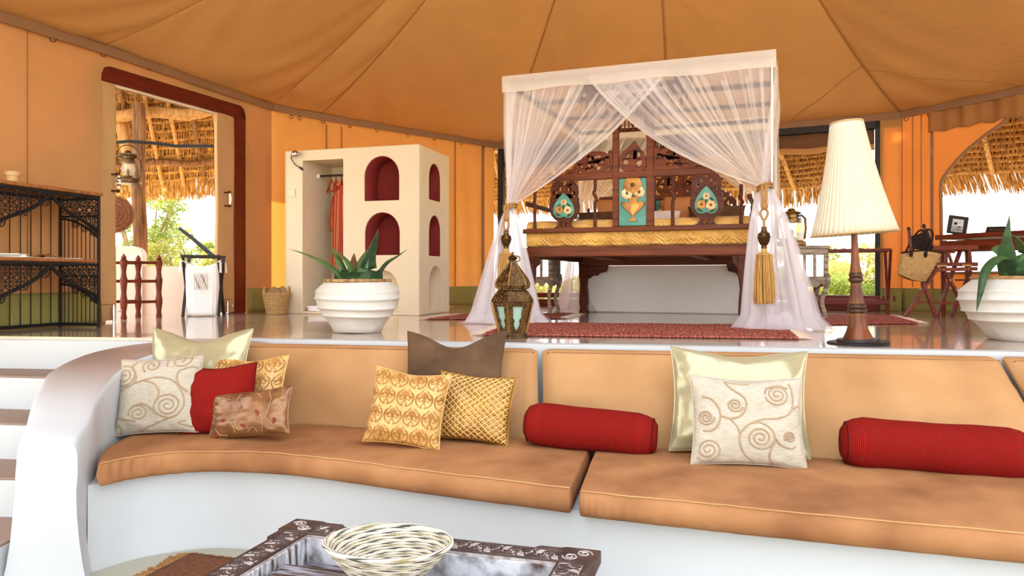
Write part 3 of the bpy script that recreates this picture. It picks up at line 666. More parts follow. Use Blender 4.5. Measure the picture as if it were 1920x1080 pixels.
# ---- the thatched awning that runs round outside the rear windows
def awning(label, loc, EP, IP, length, seed, nr):
    awn = empty('thatched_awning', loc, 0, label, 'awning'); Ma = wm(awn).inverted()
    EPs = [Vector(q) for q in spline(EP, 8)]; IPs = [Vector(q) for q in spline(IP, 8)]
    def lerpl(Ls, u):
        k = u * (len(Ls) - 1); i = min(int(k), len(Ls) - 2); return Ls[i].lerp(Ls[i + 1], k - i)
    def awnS(u, v):
        e, i = lerpl(EPs, u), lerpl(IPs, u); p = e.lerp(i, v)
        return Ma @ Vector((p.x, p.y, 1.88 + .60 * v + .02 * math.sin(u * length * 2.5)))
    d = IPs[len(IPs) // 2] - EPs[len(EPs) // 2]; nn = Vector((-d.x * .35, -d.y * .35, 1)).normalized()
    thatch(awnS, nn, 11, length, awn, .34, .022, seed, .10)
    for i in range(nr):
        u = (i + .4) / nr
        b = MB(); b.tube([awnS(min(1, u + .006 * math.sin(i * 3) * v), v) - Vector((.015, .03, .08 + .01 * math.sin(v * 8 + i))) for v in np.linspace(0, 1, 9)], .032, 8); rf = b.build('rafter', m_pole2, awn)
        b = MB()
        for v in (.25, .5, .75):
            p = awnS(u, v) - Vector((.015, .03, .08)); q = awnS(u, v + .012) - Vector((.015, .03, .08)); b.tube([p, q], .037, 8)
        b.build('lashing', m_rope, rf)
    b = MB(); b.tube([awnS(u, .02) - Vector((0, .02, .07)) for u in np.linspace(0, 1, 80)], .035, 8); b.build('eave_pole', m_pole2, awn)
awning('long thatched awning outside the rear window behind the bed', (1.5, 12.4, 0), [Vector((-2.6, 14.2)), Vector((.5, 13.3)), Vector((3.4, 12.0)), Vector((5.3, 10.95))], [Vector((-2.2, 12.6)), Vector((.2, 11.75)), Vector((2.6, 10.65)), Vector((4.5, 9.7))], 8.4, 5, 9)
awning('thatched awning outside the arched window at the right', (7.2, 7.6, 0), [Vector((5.75, 10.6)), Vector((6.85, 9.3)), Vector((7.8, 7.4)), Vector((8.6, 5.4)), Vector((9.4, 3.4))], [Vector((5.0, 9.35)), Vector((5.75, 8.2)), Vector((6.5, 6.7)), Vector((7.1, 5.3)), Vector((7.9, 3.6))], 8.4, 6, 10)
# ---- acacias and bushes
def leafy(b, c, r, n, rnd, size, flat=.55):
    for _ in range(n):
        while True:
            p = Vector((rnd.uniform(-1, 1), rnd.uniform(-1, 1), rnd.uniform(-1, 1)))
            if p.length < 1: break
        p = Vector((p.x * r, p.y * r, p.z * r * flat)) + c
        a = Vector((rnd.gauss(0, 1), rnd.gauss(0, 1), rnd.gauss(0, .6))).normalized(); q = a.cross(Vector((rnd.gauss(0, 1), rnd.gauss(0, 1), 1))).normalized()
        s = size * (.6 + rnd.random() * .8)
        b.add([p - a * s, p + q * s * .4, p + a * s, p - q * s * .4], [(0, 1, 2, 3)])
def tree(name, px, py_top, d, spread, label, cat, m, seed, trunk=True, z0=-1.2, dens=1.0, group=None):
    rnd = random.Random(seed); base = at(px, HY, d); base.z = z0; top = at(px, py_top, d).z - z0
    r = empty(name, base, 0, label, cat, group)
    f = MB(); t = MB(); nbr = 7
    t.tube([(0, 0, -.3), (.05 * spread, 0, top * .25), (.02, .02, top * .5)], [.05 + top * .02, .04 + top * .014, .03 + top * .01], 8)
    for k in range(nbr):
        a = 2 * PI * k / nbr + rnd.random(); R = spread * (.45 + .55 * rnd.random()); h = top * (.55 + .42 * rnd.random())
        e = Vector((R * math.cos(a), R * math.sin(a) * .8, h)); s = Vector((0, 0, top * (.12 + .35 * rnd.random())))
        m1 = s.lerp(e, .5) + Vector((0, 0, -top * .04)); t.tube([s, m1, e], [.018 * top, .012 * top, .004 * top], 6)
        leafy(f, e, spread * .42, int(420 * dens), rnd, .06 * (d / 20)); leafy(f, m1.lerp(e, .5), spread * .3, int(200 * dens), rnd, .06 * (d / 20))
    if not trunk: leafy(f, Vector((0, 0, top * .4)), spread * .8, int(900 * dens), rnd, .06 * (d / 20), top / spread * .5)
    t.build('trunk', m_bark, r); o = f.build('foliage', m, r, smooth=False, fix=False); o['kind'] = 'stuff'
tree('acacia_tree', 268, 338, 20, 1.15, 'pale green acacia tree behind the pole of the thatched hut', 'tree', m_fol, 11, dens=.9)
tree('acacia_tree', 392, 405, 22, 1.25, 'leafy acacia bush tree beyond the hut wall, right of the pole', 'tree', m_fol, 12)
tree('dry_bush', 340, 452, 19, 1.0, 'low yellowish bush between the pole and the laundry bag', 'bush', m_fol2, 13, False)
tree('acacia_tree', 1600, 450, 17, 1.1, 'spreading acacia behind the lamp base, seen through the rear window', 'tree', m_fol2, 14, dens=1.2)
tree('dry_bush', 1552, 500, 15, .75, 'low green bush left of the lamp base beyond the rear window', 'bush', m_fol, 15, False)
tree('dry_bush', 1650, 512, 16, .8, 'low bush outside the window at the right end of the luggage rack', 'bush', m_fol, 18, False)
tree('dry_bush', 1040, 480, 15, .9, 'yellow-green bush glimpsed under the left side of the bed', 'bush', m_fol2, 16, False)
tree('acacia_tree', 1500, 470, 24, 1.3, 'distant bush tree beyond the window between bed and lamp', 'tree', m_fol, 17)
b = MB(); b.tube([at(336, 428, 13), at(360, 446, 13), at(385, 468, 13), at(425, 502, 13), at(520, 585, 13), at(648, 696, 13)], [.03, .035, .04, .045, .05, .05], 8)
tag(b.build('guy_pole', m_iron, world=False), 'slanting dark pole across the view through the doorway', 'pole')
# ---- things outside the doorway: lantern, woven disc, towel rack, laundry bag
def hurricane(name, loc, h, label, m=m_brass, sc=1.0, bail=True, rz=.5):
    r = empty(name, loc, rz, label, 'lantern')
    b = MB(); b.lathe([(0, 0), (.34, 0), (.36, .05), (.34, .12), (.22, .16), (.12, .2), (.1, .24), (0, .24)], 20, Matrix.Scale(h, 4)); b.build('fuel_tank', m, r)
    b = MB(); b.lathe([(.11, .24), (.17, .32), (.2, .42), (.16, .54), (.12, .6)], 18, Matrix.Scale(h, 4)); b.build('glass_chimney', m_clear, r)
    b = MB(); b.lathe([(.13, .6), (.2, .6), (.19, .66), (.2, .7), (.17, .72), (.17, .8), (.24, .82), (.22, .86), (.09, .9), (.1, .93), (.05, .96), (0, .97)], 18, Matrix.Scale(h, 4)); b.build('cap', m, r)
    for s in (-1, 1):
        b = MB(); b.tube([(s * .18 * h, 0, .14 * h), (s * .31 * h, 0, .2 * h), (s * .34 * h, 0, .45 * h), (s * .32 * h, 0, .7 * h), (s * .24 * h, 0, .78 * h), (s * .16 * h, 0, .76 * h)], .032 * h, 8); b.build('side_tube', m, r)
    if bail:
        b = MB(); b.tube([(.3 * h * math.cos(a), 0, (.8 + .32 * math.sin(a)) * h) for a in np.linspace(0, PI, 14)], .012 * h, 6); b.build('bail_handle', m_iron, r)
    b = MB(); b.lathe([(.03, .24), (.05, .3), (.06, .36), (.03, .42), (0, .44)], 10, Matrix.Scale(h, 4)); b.build('burner', m, r)
    return r
q = at(240, 345, 8.6)
hurricane('hurricane_lantern', q, .40, 'rusty hurricane lantern hung on the hut post outside the doorway', m_brassd)
b = MB(); b.lathe([(0, .05), (.05, .045), (.12, .03), (.20, .008), (.215, 0), (.20, -.004), (0, -.004)], 40, Matrix.Translation(at(214, 402, 8.55)) @ Matrix.Rotation(PI / 2, 4, 'X') @ Matrix.Rotation(.2, 4, 'Y'))
for k in range(5): b.tube([at(214, 402, 8.50) + Vector((.04 * (k + 1) * math.cos(a), .009 * k, .04 * (k + 1) * math.sin(a))) for a in np.linspace(0, 2 * PI, 33)[:-1]], .006, 5, closed=True)
tag(b.build('woven_disc', m_hat), 'brown round woven disc hanging behind the left door leaf', 'hat')
def turned_post(b, x, y, h):
    b.lathe([(.0, 0), (.025, 0), (.03, .02), (.022, .1), (.03, .2), (.034, .25), (.034, .33), (.03, .36), (.024, .44), (.03, .55), (.034, .6), (.034, .68), (.028, .7), (.022, .78), (.03, .88), (.034, .9), (.034, .98), (.018, .995), (.028, 1.01), (.024, 1.03), (.012, 1.06), (.0, 1.09)], 12, Matrix.Translation((x, y, 0)) @ Matrix.Diagonal((1, 1, h / 1.09, 1)))
p = ground(232, 599); p2 = ground(298, 596)
tr = empty('towel_rack', p, math.atan2(p2.y - p.y, p2.x - p.x), 'turned wooden towel rack with three rails outside the doorway', 'towel rack')
L = (p2 - p).length
for x, y in ((0, 0), (L, 0), (-.06, .30), (L - .06, .30)):
    b = MB(); turned_post(b, x, y, .66); b.build('post', m_mahog, tr)
for z in (.17, .38, .57):
    for y in (0, .30):
        b = MB(); b.beam((-.06 * (y > 0), y, z), (L - .06 * (y > 0), y, z), .022, .03); b.build('rail', m_mahog, tr, bevel=.006)
p = ground(382, 592)
lb = empty('laundry_bag', p, .22, 'white cloth laundry bag on a dark folding frame by the doorway', 'laundry bag')
b = MB()
def bag(u, v):
    a = 2 * PI * u; sq = lambda c: math.copysign(abs(c) ** .35, c)
    w = .155 + .02 * v; x = w * sq(math.cos(a)); y = .14 * sq(math.sin(a)); z = .01 + .575 * v
    z -= .045 * math.cos(x / w * PI / 2) * v ** 6
    return (x * (1 + .02 * math.sin(a * 14) * (1 - v)), y * (1 + .03 * math.sin(a * 14) * (1 - v)), z)
b.grid(bag, 72, 16, cu=True); b.build('cloth_bag', m_white, lb, solid=.006)
for s in (-1, 1):
    for y0, y1 in ((-.17, .17), (.17, -.17)):
        b = MB(); b.beam((s * .18, y0, 0), (s * .18, y1, .64), .025, .03, (1, 0, 0)); b.build('frame_leg', m_dark, lb, bevel=.004)
for y in (-.17, .17):
    b = MB(); b.beam((-.2, y, .645), (.2, y, .645), .03, .03); b.build('top_rail', m_dark, lb, bevel=.004)
    for s in (-1, 1):
        b = MB(); b.tube([(s * .15, y * .85, .575), (s * .19, y, .60), (s * .2, y * 1.13, .57), (s * .205, y * 1.16, .47)], [.012, .014, .012, .016], 6, flat=.4); b.build('tie', m_white, lb)
b = MB()
for k in range(9):
    b.tube([(-.055 + .013 * k + .012 * math.sin(t * 5 + k), -.158, .30 + .15 * t) for t in np.linspace(0, 1, 9)], .0022, 4)
b.tube([(-.065, -.157, .29), (.065, -.157, .29), (.065, -.157, .46), (-.065, -.157, .46)], .002, 4, closed=True)
b.build('stitched_emblem', m_cord, lb)
# ================================================================== furniture and things on the platform
# ---- wrought iron shelf against the left wall
shf = empty('iron_shelf_unit', (-3.46, 6.25, 0), math.atan2(-1, -.28), 'black wrought iron shelf unit with scrollwork and two wooden shelves', 'shelf')
SW, SD = .94, .40          # local x runs along the wall towards the viewer, local y into the room's wall side is negative
sy = -1                    # the wall lies on local -y
for z, nm in ((1.10, 'top_board'), (.545, 'middle_board')):
    b = MB(); b.box((SW / 2, sy * SD / 2, z + .012), (SW + .05 * (z > 1), SD + .05 * (z > 1), .026)); b.build(nm, m_shelfw, shf, bevel=.004)
for x, y in ((0, 0), (SW, 0), (0, sy * SD), (SW, sy * SD)):
    b = MB(); b.tube([(x, y, 0), (x, y, 1.10)], .0135, 8); b.build('post', m_iron, shf)
for z in (.025, .525, 1.08):
    for a, c in (((0, sy * SD), (SW, sy * SD)), ((0, 0), (0, sy * SD)), ((SW, 0), (SW, sy * SD))) + ((((0, 0), (SW, 0)),) if z > .1 else ()):
        b = MB(); b.beam((*a, z), (*c, z), .02, .024); b.build('rail', m_iron, shf)
for z0 in (.03, .535):                                                     # thin bars at the back and the sides
    for i in range(1, 10):
        b = MB(); b.tube([(SW * i / 10, sy * SD, z0), (SW * i / 10, sy * SD, z0 + .53)], .0042, 5); b.build('bar', m_iron, shf)
    for x in (0, SW):
        for i in range(1, 9):
            b = MB(); b.tube([(x, sy * SD * i / 9, z0), (x, sy * SD * i / 9, z0 + (.40 if x == 0 else .53))], .0038, 5); b.build('bar', m_iron, shf)
        b = MB(); b.beam((x, 0, z0 + .40), (x, sy * SD, z0 + .40), .014, .014); b.build('side_rail', m_iron, shf)
def ogee_z(x, top, dz):     # height of the arch's lower edge at x from either end towards the cusp
    t = min(x, SW - x) / (SW / 2)
    return top - dz + dz * (t ** .55 * .62 + .38 * t ** 4)
for top, dz in ((1.075, .30), (.52, .30)):
    b = MB(); b.tube([(x, .002, ogee_z(x, top, dz)) for x in np.concatenate([np.linspace(0, .06, 8), np.linspace(.08, SW / 2, 16)])], .015, 8)
    b.build('arch_bar', m_iron, shf)
    b = MB(); b.tube([(SW - x, .002, ogee_z(x, top, dz)) for x in np.concatenate([np.linspace(0, .06, 8), np.linspace(.08, SW / 2, 16)])], .015, 8)
    b.build('arch_bar', m_iron, shf)
scb = MB()
for sx in (-1, 1):          # an S pair of C-scrolls, 10 cm wide
    for sz in (-1, 1):
        scb.tube([(x, 0, z) for x, z in spiral(sx * .023, sz * .026, .024, .006, PI * (1.0 if sx > 0 else 0) , (1.35 if sx * sz > 0 else -1.35), 20)], .0036, 5)
scb.tube([(x, 0, z) for x, z in arc(0, .0, .048, 0, PI)], .0036, 5); scb.tube([(x, 0, z) for x, z in arc(0, 0, .048, PI, 2 * PI)], .0036, 5)
sc_me = scb.mesh('scroll'); sc_me.materials.append(m_iron)
for top, dz in ((1.075, .30), (.52, .30)):
    for i in range(10):
        for j in range(4):
            x, z = .048 + i * .094, top - .055 - j * .094
            if z - .03 > min(ogee_z(x - .03, top, dz), ogee_z(x + .03, top, dz)) - .01: piece('scroll', sc_me, shf, (x, 0, z))
    for i in range(4):      # the side panel's upper band and spandrel
        for j in range(2):
            for x in (0, SW): piece('scroll', sc_me, shf, (x, sy * (.05 + i * .1), top - .045 - j * .085), (0, 0, PI / 2), (.98, 1, .8))
    for x in (0, SW):
        b = MB(); b.tube([(x, sy * y, top - .17 - .14 * (1 - (y / SD)) ** 2 if False else top - .16 - .17 * (1 - (y / SD)) ** 2) for y in np.linspace(0, SD, 12)], .009, 6); b.build('side_arch', m_iron, shf)
        for i in range(3): piece('scroll', sc_me, shf, (x, sy * (.05 + i * .095), top - .205 - .035 * (2 - i)), (0, 0, PI / 2), (.8, 1, .7))
def on_shelf(x, y, z): return wm(shf) @ Vector((x, sy * y, z))
b = MB(); b.lathe([(0, 0), (.036, 0), (.045, .07), (.052, .07), (.054, .10), (.047, .10), (.04, .06), (0, .05)], 24)
tag(b.build('clay_pot', m_terra, loc=on_shelf(.62, .2, 1.126)), 'small cream clay pot on top of the iron shelf', 'pot')
for i, (x, y, rz, w, h, lab) in enumerate(((.70, .16, .1, .30, .22, 'lowest magazine of the stack at the left of the iron shelf'), (.72, .17, .3, .28, .2, 'middle magazine of the stack on the iron shelf'), (.74, .16, .0, .29, .21, 'uppermost magazine of the stack on the iron shelf'))):
    b = MB(); b.box((0, 0, 0), (w, h, .008)); o = tag(b.build('magazine', m_paper, loc=on_shelf(x, y, .575 + i * .009), rz=rz + .3), lab, 'magazine', 'magazines on the iron shelf')
for x, y, rz, lab in ((.36, .18, 0., 'loose white leaflet lying flat mid-shelf in the iron unit'), (.16, .17, .3, 'loose white leaflet at the right end of the iron shelf')):
    b = MB(); b.box((0, 0, 0), (.21, .15, .004)); tag(b.build('leaflet', m_paper, loc=on_shelf(x, y, .574), rz=rz + .4), lab, 'leaflet')
b = MB(); b.grid(lambda u, v: ((u - .5) * .16, (v - .5) * .1, .012 + .02 * math.exp(-((u - .4) / .2) ** 2) + .006 * math.sin(u * 9 + v * 5)), 14, 8)
tag(b.build('crumpled_wrapper', m_shelfw, loc=on_shelf(.3, .2, .574), solid=.004), 'crumpled brown paper on the middle shelf of the iron unit', 'paper')
# ---- masonry wardrobe
wc = empty('plaster_wardrobe', (-2.63, 8.65, 0), math.atan2(-.48, 1.615), 'cream plaster wardrobe block with arched oxblood niches and open hanging bay', 'wardrobe')
CWF = Frame((-2.63, 8.65, 0), (1.615, -.48, 0)); CW, CD, CH = 1.685, .91, 1.88
SF = Frame(CWF(CW, 0), tuple(CWF.n))
def archloop(x0, x1, z0, z1, n=14):
    r = (x1 - x0) / 2; h = min(r * 1.05, z1 - z0); return [(x0, z0), (x1, z0)] + [((x0 + x1) / 2 + r * math.cos(a), z1 - h + h * math.sin(a)) for a in np.linspace(0, PI, n)]
def lp(fr, xa, ya, xb, yb):
    s0, z1 = fr.px(xa, ya); s1, z0 = fr.px(xb, yb); return s0, s1, z0, z1
bx = lp(CWF, 567, 295, 643, 588); bay = [(bx[0], .02), (bx[1], .02), (bx[1], 1.76), (bx[0], 1.76)]
fn = []
for xa, ya, xb, yb in ((683, 294, 748, 375), (684, 399, 749, 478)):
    s0, s1, z0, z1 = lp(CWF, xa, ya, xb, yb); fn.append(archloop(s0, s1, z0, z1))
n3 = archloop(fn[0][0][0] + .02, fn[0][1][0] - .01, .035, .50)
sn = []
for xa, ya, xb, yb in ((805, 303, 827, 379), (805, 402, 827, 481)):
    s0, s1, z0, z1 = lp(SF, xa, ya, xb, yb); sn.append(archloop(s0, s1, z0, z1))
s0, s1, z0, z1 = lp(SF, 805, 499, 829, 584); sn3 = archloop(s0, s1, .035, z1)
Wf = lambda x, y, d: (x, d, y)
b = MB(); b.plate([(0, 0), (CW, 0), (CW, CH), (0, CH)], [bay] + fn + [n3], .03, Wf); b.build('front', m_cream, wc, bevel=.012, seg=3)
b = MB(); b.plate([(.03, 0), (CD, 0), (CD, CH), (.03, CH)], sn + [sn3], .03, lambda x, y, d: (CW - d, x, y)); b.build('side', m_cream, wc, bevel=.012, seg=3)
b = MB(); b.box((.015, CD / 2, CH / 2), (.03, CD, CH)); b.box((CW / 2, CD - .015, CH / 2), (CW, .03, CH)); b.box((CW / 2, CD / 2, CH - .03), (CW - .01, CD - .01, .055)); b.build('shell', m_cream, wc, bevel=.012, seg=3)
b = MB(); b.box((bx[0] - .015, .35, .90), (.03, .64, 1.75)); b.box((bx[1] + .015, .35, .90), (.03, .64, 1.75)); b.box(((bx[0] + bx[1]) / 2, .67, .90), (bx[1] - bx[0], .03, 1.75)); b.box(((bx[0] + bx[1]) / 2, .35, 1.79), (bx[1] - bx[0] + .06, .64, .04)); b.box(((bx[0] + bx[1]) / 2, .34, .015), (bx[1] - bx[0], .62, .03)); b.build('hanging_bay', m_cream, wc)
def nichebox(loop, dep, name, m, mp):
    b = MB(); k = len(loop); vs = [mp(x, y, .012) for x, y in loop] + [mp(x, y, dep) for x, y in loop]
    b.add(vs, [(i, (i + 1) % k, k + (i + 1) % k, k + i) for i in range(k)] + [tuple(range(k, 2 * k))]); b.build(name, m, wc, angle=.5, solid=.006)
for l in fn: nichebox(l, .33, 'niche', m_niche, Wf)
nichebox(n3, .16, 'niche', m_cream, Wf); nichebox(sn3, .2, 'niche', m_cream, lambda x, y, d: (CW - d, x, y))
for l in sn: nichebox(l, .28, 'niche', m_niche, lambda x, y, d: (CW - d, x, y))
z = CWF.px(558, 290)
b = MB(); b.sphere((z[0], -.055, z[1]), .042, 16, 10); b.lathe([(0, -.0), (.02, 0), (.02, .04), (0, .04)], 12, Matrix.Translation((z[0] - .02, 0, z[1] + .01)) @ Matrix.Rotation(PI / 2, 4, 'X'))
sl = b.build('spot_head', m_chrome, None); tag(sl, 'chrome ball spotlight with dangling cord at top left of the wardrobe', 'spotlight'); sl.location = wc.location; sl.rotation_euler = wc.rotation_euler; sl.name = 'spotlight'
b = MB(); b.tube([(z[0] - .05, -.03, z[1] + .01), (z[0] - .06, -.04, z[1] - .05), (z[0] - .01, -.03, z[1] - .12), (z[0] + .06, -.012, z[1] - .17)], .006, 6); b.tube([(z[0] + .04, -.02, z[1] - .15), (z[0] + .075, -.01, z[1] - .18)], .012, 8); b.build('cord', m_black, sl)
z = CWF.px(548, 362)
sw = tag(empty('light_switch', CWF(z[0], z[1], 0), CWF.ang), 'square double light switch on the left edge of the wardrobe', 'switch')
b = MB(); b.box((0, -.006, 0), (.085, .014, .10)); b.build('plate', m_cream, sw, bevel=.003)
for x in (-.018, .018):
    b = MB(); b.box((x, -.015, 0), (.018, .008, .03)); b.build('rocker', m_paper, sw, bevel=.002)
# rail, hangers, robe
zr = CWF.px(600, 325)[1] + .02; yr = .34; xm = (bx[0] + bx[1]) / 2
hr = tag(empty('hanging_rail', CWF(bx[0], zr, yr), CWF.ang), 'dark hanging rail across the open bay of the wardrobe', 'rail')
b = MB(); b.tube([(0, 0, 0), (bx[1] - bx[0], 0, 0)], .013, 10); b.build('bar', m_dark, hr)
b = MB(); b.tube([(0, 0, 0), (.03, 0, 0)], .028, 12); b.build('socket', m_white, hr)
hb = MB()
hb.tube(spline([(0, 0, .016 + .0), (.017, 0, .002), (.008, 0, -.03), (0, 0, -.05)], 5), .006, 6)
hb.tube([(x, 0, zz + .0) for x, zz in [(.02 * math.cos(a), .002 + .02 * math.sin(a)) for a in np.linspace(-.3, PI, 12)]], .005, 6)
hb.tube(spline([(0, 0, -.05), (.08, 0, -.085), (.2, 0, -.15), (.205, 0, -.175), (.1, 0, -.178), (-.1, 0, -.178), (-.205, 0, -.175), (-.2, 0, -.15), (-.08, 0, -.085), (0, 0, -.05)], 5), .0085, 6)
hb.tube([(-.12, 0, -.11), (-.1, 0, -.178)], .006, 5); hb.tube([(.12, 0, -.11), (.1, 0, -.178)], .006, 5)
hg_me = hb.mesh('hanger'); hg_me.materials.append(m_hang)
labs = ['leftmost red plastic clothes hanger in the wardrobe bay', 'second red plastic hanger from the left in the wardrobe', 'third red plastic hanger from the left in the wardrobe', 'red plastic hanger that carries the striped robe', 'red plastic hanger nearest the right side of the bay']
for i, t in enumerate((.34, .46, .60, .72, .86)):
    o = piece('clothes_hanger', hg_me, None, CWF(bx[0] + (bx[1] - bx[0]) * t, zr - .006, yr), (0, 0, CWF.ang + PI / 2 + .75 - .1 * i)); o.name = 'clothes_hanger'
    tag(o, labs[i], 'hanger', 'red clothes hangers')
rb = empty('striped_robe', CWF(bx[0] + (bx[1] - bx[0]) * .72, zr - .10, yr - .10), CWF.ang + PI / 2 + .95, 'rust and black striped robe hanging in the wardrobe bay', 'robe')
b = MB()
def robe(u, v):
    a = 2 * PI * u; w = (.05 + .15 * min(1, v * 6)) * (1 - .12 * math.sin(v * 3)); t = .045 + .02 * v
    return (w * math.copysign(abs(math.cos(a)) ** .7, math.cos(a)) * (1 + .06 * math.sin(6 * a + v * 4)), t * math.sin(a) * (1 + .35 * math.sin(9 * a)), -.0 - 1.02 * v)
b.grid(robe, 60, 24, cu=True); b.build('gown', m_robe, rb)
for s in (-1, 1):
    b = MB(); b.tube([(s * .14, -.02 * s, -.03), (s * .20, .0, -.2), (s * .20, .03, -.42), (s * .19, .02, -.55)], [.05, .055, .06, .065], 12, flat=.6); b.build('sleeve', m_robe, rb)
b = MB(); b.tube([(0.02, -.06, -.3), (.05, -.085, -.55), (.04, -.09, -.95)], [.03, .03, .03], 8, flat=.3); b.build('lapel', m_robe, rb)
# safe, coil of rope on the bay floor
sb = tag(empty('black_safe_box', CWF(bx[0] + .36, .03, .42), CWF.ang), 'black box on the floor inside the wardrobe bay', 'box')
b = MB(); b.box((0, 0, .21), (.24, .26, .42)); b.build('case', m_black, sb, bevel=.01)
b = MB(); b.box((-.05, -.133, .2), (.07, .004, .12)); b.build('label_panel', m_paper, sb)
b = MB()
for k in range(3): b.tube([(.13 * math.cos(a) * (1 + .05 * k), .07 * math.sin(a) + .01 * math.sin(3 * a), .012 + .018 * k) for a in np.linspace(0, 2 * PI, 30)[:-1]], .012, 6, closed=True)
o = b.build('cable_coil', m_white, loc=CWF(bx[0] + .17, .03, .10)); tag(o, 'coiled white cable on the floor of the wardrobe bay', 'cable')
# ---- straw basket by the wardrobe
p = ground(519, 590); bk = empty('straw_basket', deeper(p, .1), .1, 'round straw basket with two handles holding folded cloth', 'basket')
b = MB()
for i in range(13): b.tube([((.108 + .045 * (i / 12)) * math.cos(a), (.108 + .045 * i / 12) * math.sin(a), .012 + i * .0185) for a in np.linspace(0, 2 * PI, 29)[:-1]], .0115, 6, closed=True)
b.lathe([(0, .006), (.11, .006), (.15, .24), (.14, .24), (.10, .02), (0, .015)], 24); b.build('coiled_body', m_straw, bk)
for a in (PI, 0):
    b = MB(); b.tube([(.135 * math.cos(a), .045 * math.cos(t), .235 + .075 * math.sin(t)) for t in np.linspace(0, PI, 12)], .011, 6); b.build('handle', m_straw, bk)
for x, y, rr in ((-.03, .0, .2), (.05, .02, -.3)):
    b = MB(); b.grid(lambda u, v: ((u - .5) * .16, (v - .5) * .02 + .01 * math.sin(u * 5), .20 + .12 * v * (1 - abs(u - .5))), 8, 6); o = b.build('folded_cloth', m_basketcloth, None, solid=.03); o.location = bk.location + Vector((x, y, .0)); o.rotation_euler = (0, 0, rr)
    tag(o, 'tan folded cloth at the ' + ('left' if x < 0 else 'right') + ' in the straw basket', 'cloth', 'cloths in the straw basket')
# ---- the two white pots with aloes
def aloe_leaf(path, w, m, name, par, fold=.35):
    P = [Vector(q) for q in spline(path, 6)]; n = len(P); b = MB(); w *= 1.2
    def fn(u, v):
        i = int(round(v * (n - 1))); p = P[i]; t = P[min(n - 1, i + 1)] - P[max(0, i - 1)]; t.normalize()
        sd = t.cross(Vector((0, 0, 1))); sd = sd.normalized() if sd.length > .15 else Vector((1, 0, 0)); up = sd.cross(t)
        ww = w * (1 - v ** 2.2) * (.85 + .3 * math.sin(PI * min(1, v * 1.5))); a = 2 * PI * u
        th = ww * .28 * (1 - .5 * v)
        return p + sd * ww * math.cos(a) + up * (th * math.sin(a) - fold * ww * (1 - math.cos(a) ** 2) * (1 if True else 0)) * -1
    b.grid(fn, 12, n - 1, cu=True); return b.build(name, m, par, angle=1.2)
def big_pot(loc, R, H, label, seed, prof=None):
    r = empty('clay_pot', loc, seed * .7, label, 'pot')
    pr = [(0, .0), (.50, 0), (.56, .02), (.60, .10), (.68, .20), (.765, .285), (.785, .29), (.82, .305), (.835, .32), (.825, .335), (.87, .42), (.885, .425), (.925, .44), (.94, .455), (.925, .47), (.955, .57), (.965, .60), (1.0, .615), (1.01, .635), (.985, .65), (.975, .74), (.985, .755), (.98, .78), (.955, .795), (.92, .83), (.86, .88), (.79, .935), (.76, .945)]
    rim = [(.76, .94), (.79, .95), (.80, .975), (.78, 1.0), (.72, 1.0), (.69, .97), (.68, .9), (.66, .84)]
    def wob(p, a, i): k = 1 + .012 * math.sin(3 * a + i * .6) + .006 * math.sin(7 * a + i); return (p[0] * k, p[1] * k, p[2] + .004 * math.sin(2 * a + i))
    Mx = Matrix.Diagonal((R, R, H, 1))
    b = MB(); b.lathe(pr, 64, Mx, None); b.v = [wob(p, math.atan2(p[1], p[0]), p[2] * 9) for p in b.v]; b.build('bowl', m_potw, r, angle=1.2)
    b = MB(); b.lathe(rim, 64, Mx); b.build('bare_rim', m_potr, r, angle=1.2)
    b = MB(); b.lathe([(.68, .88), (.3, .90), (0, .9)], 32, Mx); b.build('soil', m_soil, r)
    return r
p = ground(671, 626); R = .5 * 158 / F * p.y * 1.03
pt1 = big_pot(deeper(p, R * .55), R, 101 / F * (p.y + .1), 'squat ribbed whitewashed pot on the platform edge before the wardrobe', 1)
pd = pt1.location.y
def lv(pot, pts, w, m, d=0.):
    """leaf through points of the photograph at the pot's own depth, plus a lean towards or away from the viewer"""
    n = len(pts); b = []
    for i, (x, y) in enumerate(pts): q = at(x, y, pot.location.y + d * i / (n - 1)); b.append(q)
    return b
al1 = empty('aloe_plant', pt1.location + Vector((0, 0, .0)), 0, 'green aloe with long pointed leaves in the left white pot', 'plant')
for pts, w, m, d in (([(648, 528), (622, 508), (580, 482), (540, 466)], .052, m_leaf, -.1), ([(655, 528), (640, 500), (628, 475), (614, 458)], .036, m_leaf, .1), ([(668, 528), (654, 502), (640, 480), (622, 463)], .044, m_leaf, .0),
                     ([(664, 528), (662, 505), (663, 488), (664, 474)], .036, m_leafdry, .15), ([(672, 528), (682, 495), (697, 465), (710, 427)], .065, m_leaf, .1), ([(688, 528), (692, 495), (702, 460), (709, 430)], .07, m_leafd, -.05),
                     ([(661, 528), (661, 517), (661, 508)], .045, m_leafd, -.12), ([(698, 528), (722, 500), (745, 482), (766, 466)], .034, m_leafd, .0), ([(700, 528), (708, 515), (716, 503)], .045, m_leafd, -.1), ([(652, 528), (646, 514), (641, 505)], .04, m_leafd, -.15)):
    P = lv(pt1, pts, w, m, d); P[0] = P[0] + Vector((0, 0, -.06))
    Mi = wm(al1).inverted(); aloe_leaf([Mi @ q for q in P], w, m, 'leaf', al1)
p = ground(1895, 643); R = .42
pt2 = big_pot(p + Vector((.14, R * .55, 0)), R, .43, 'large ribbed whitewashed pot at the right edge of the platform', 2.2)
pt2.location.x = at(1810, 500, pt2.location.y).x + R
al2 = empty('aloe_plant', pt2.location, 0, 'large aloe with a drooping leaf in the right white pot', 'plant')
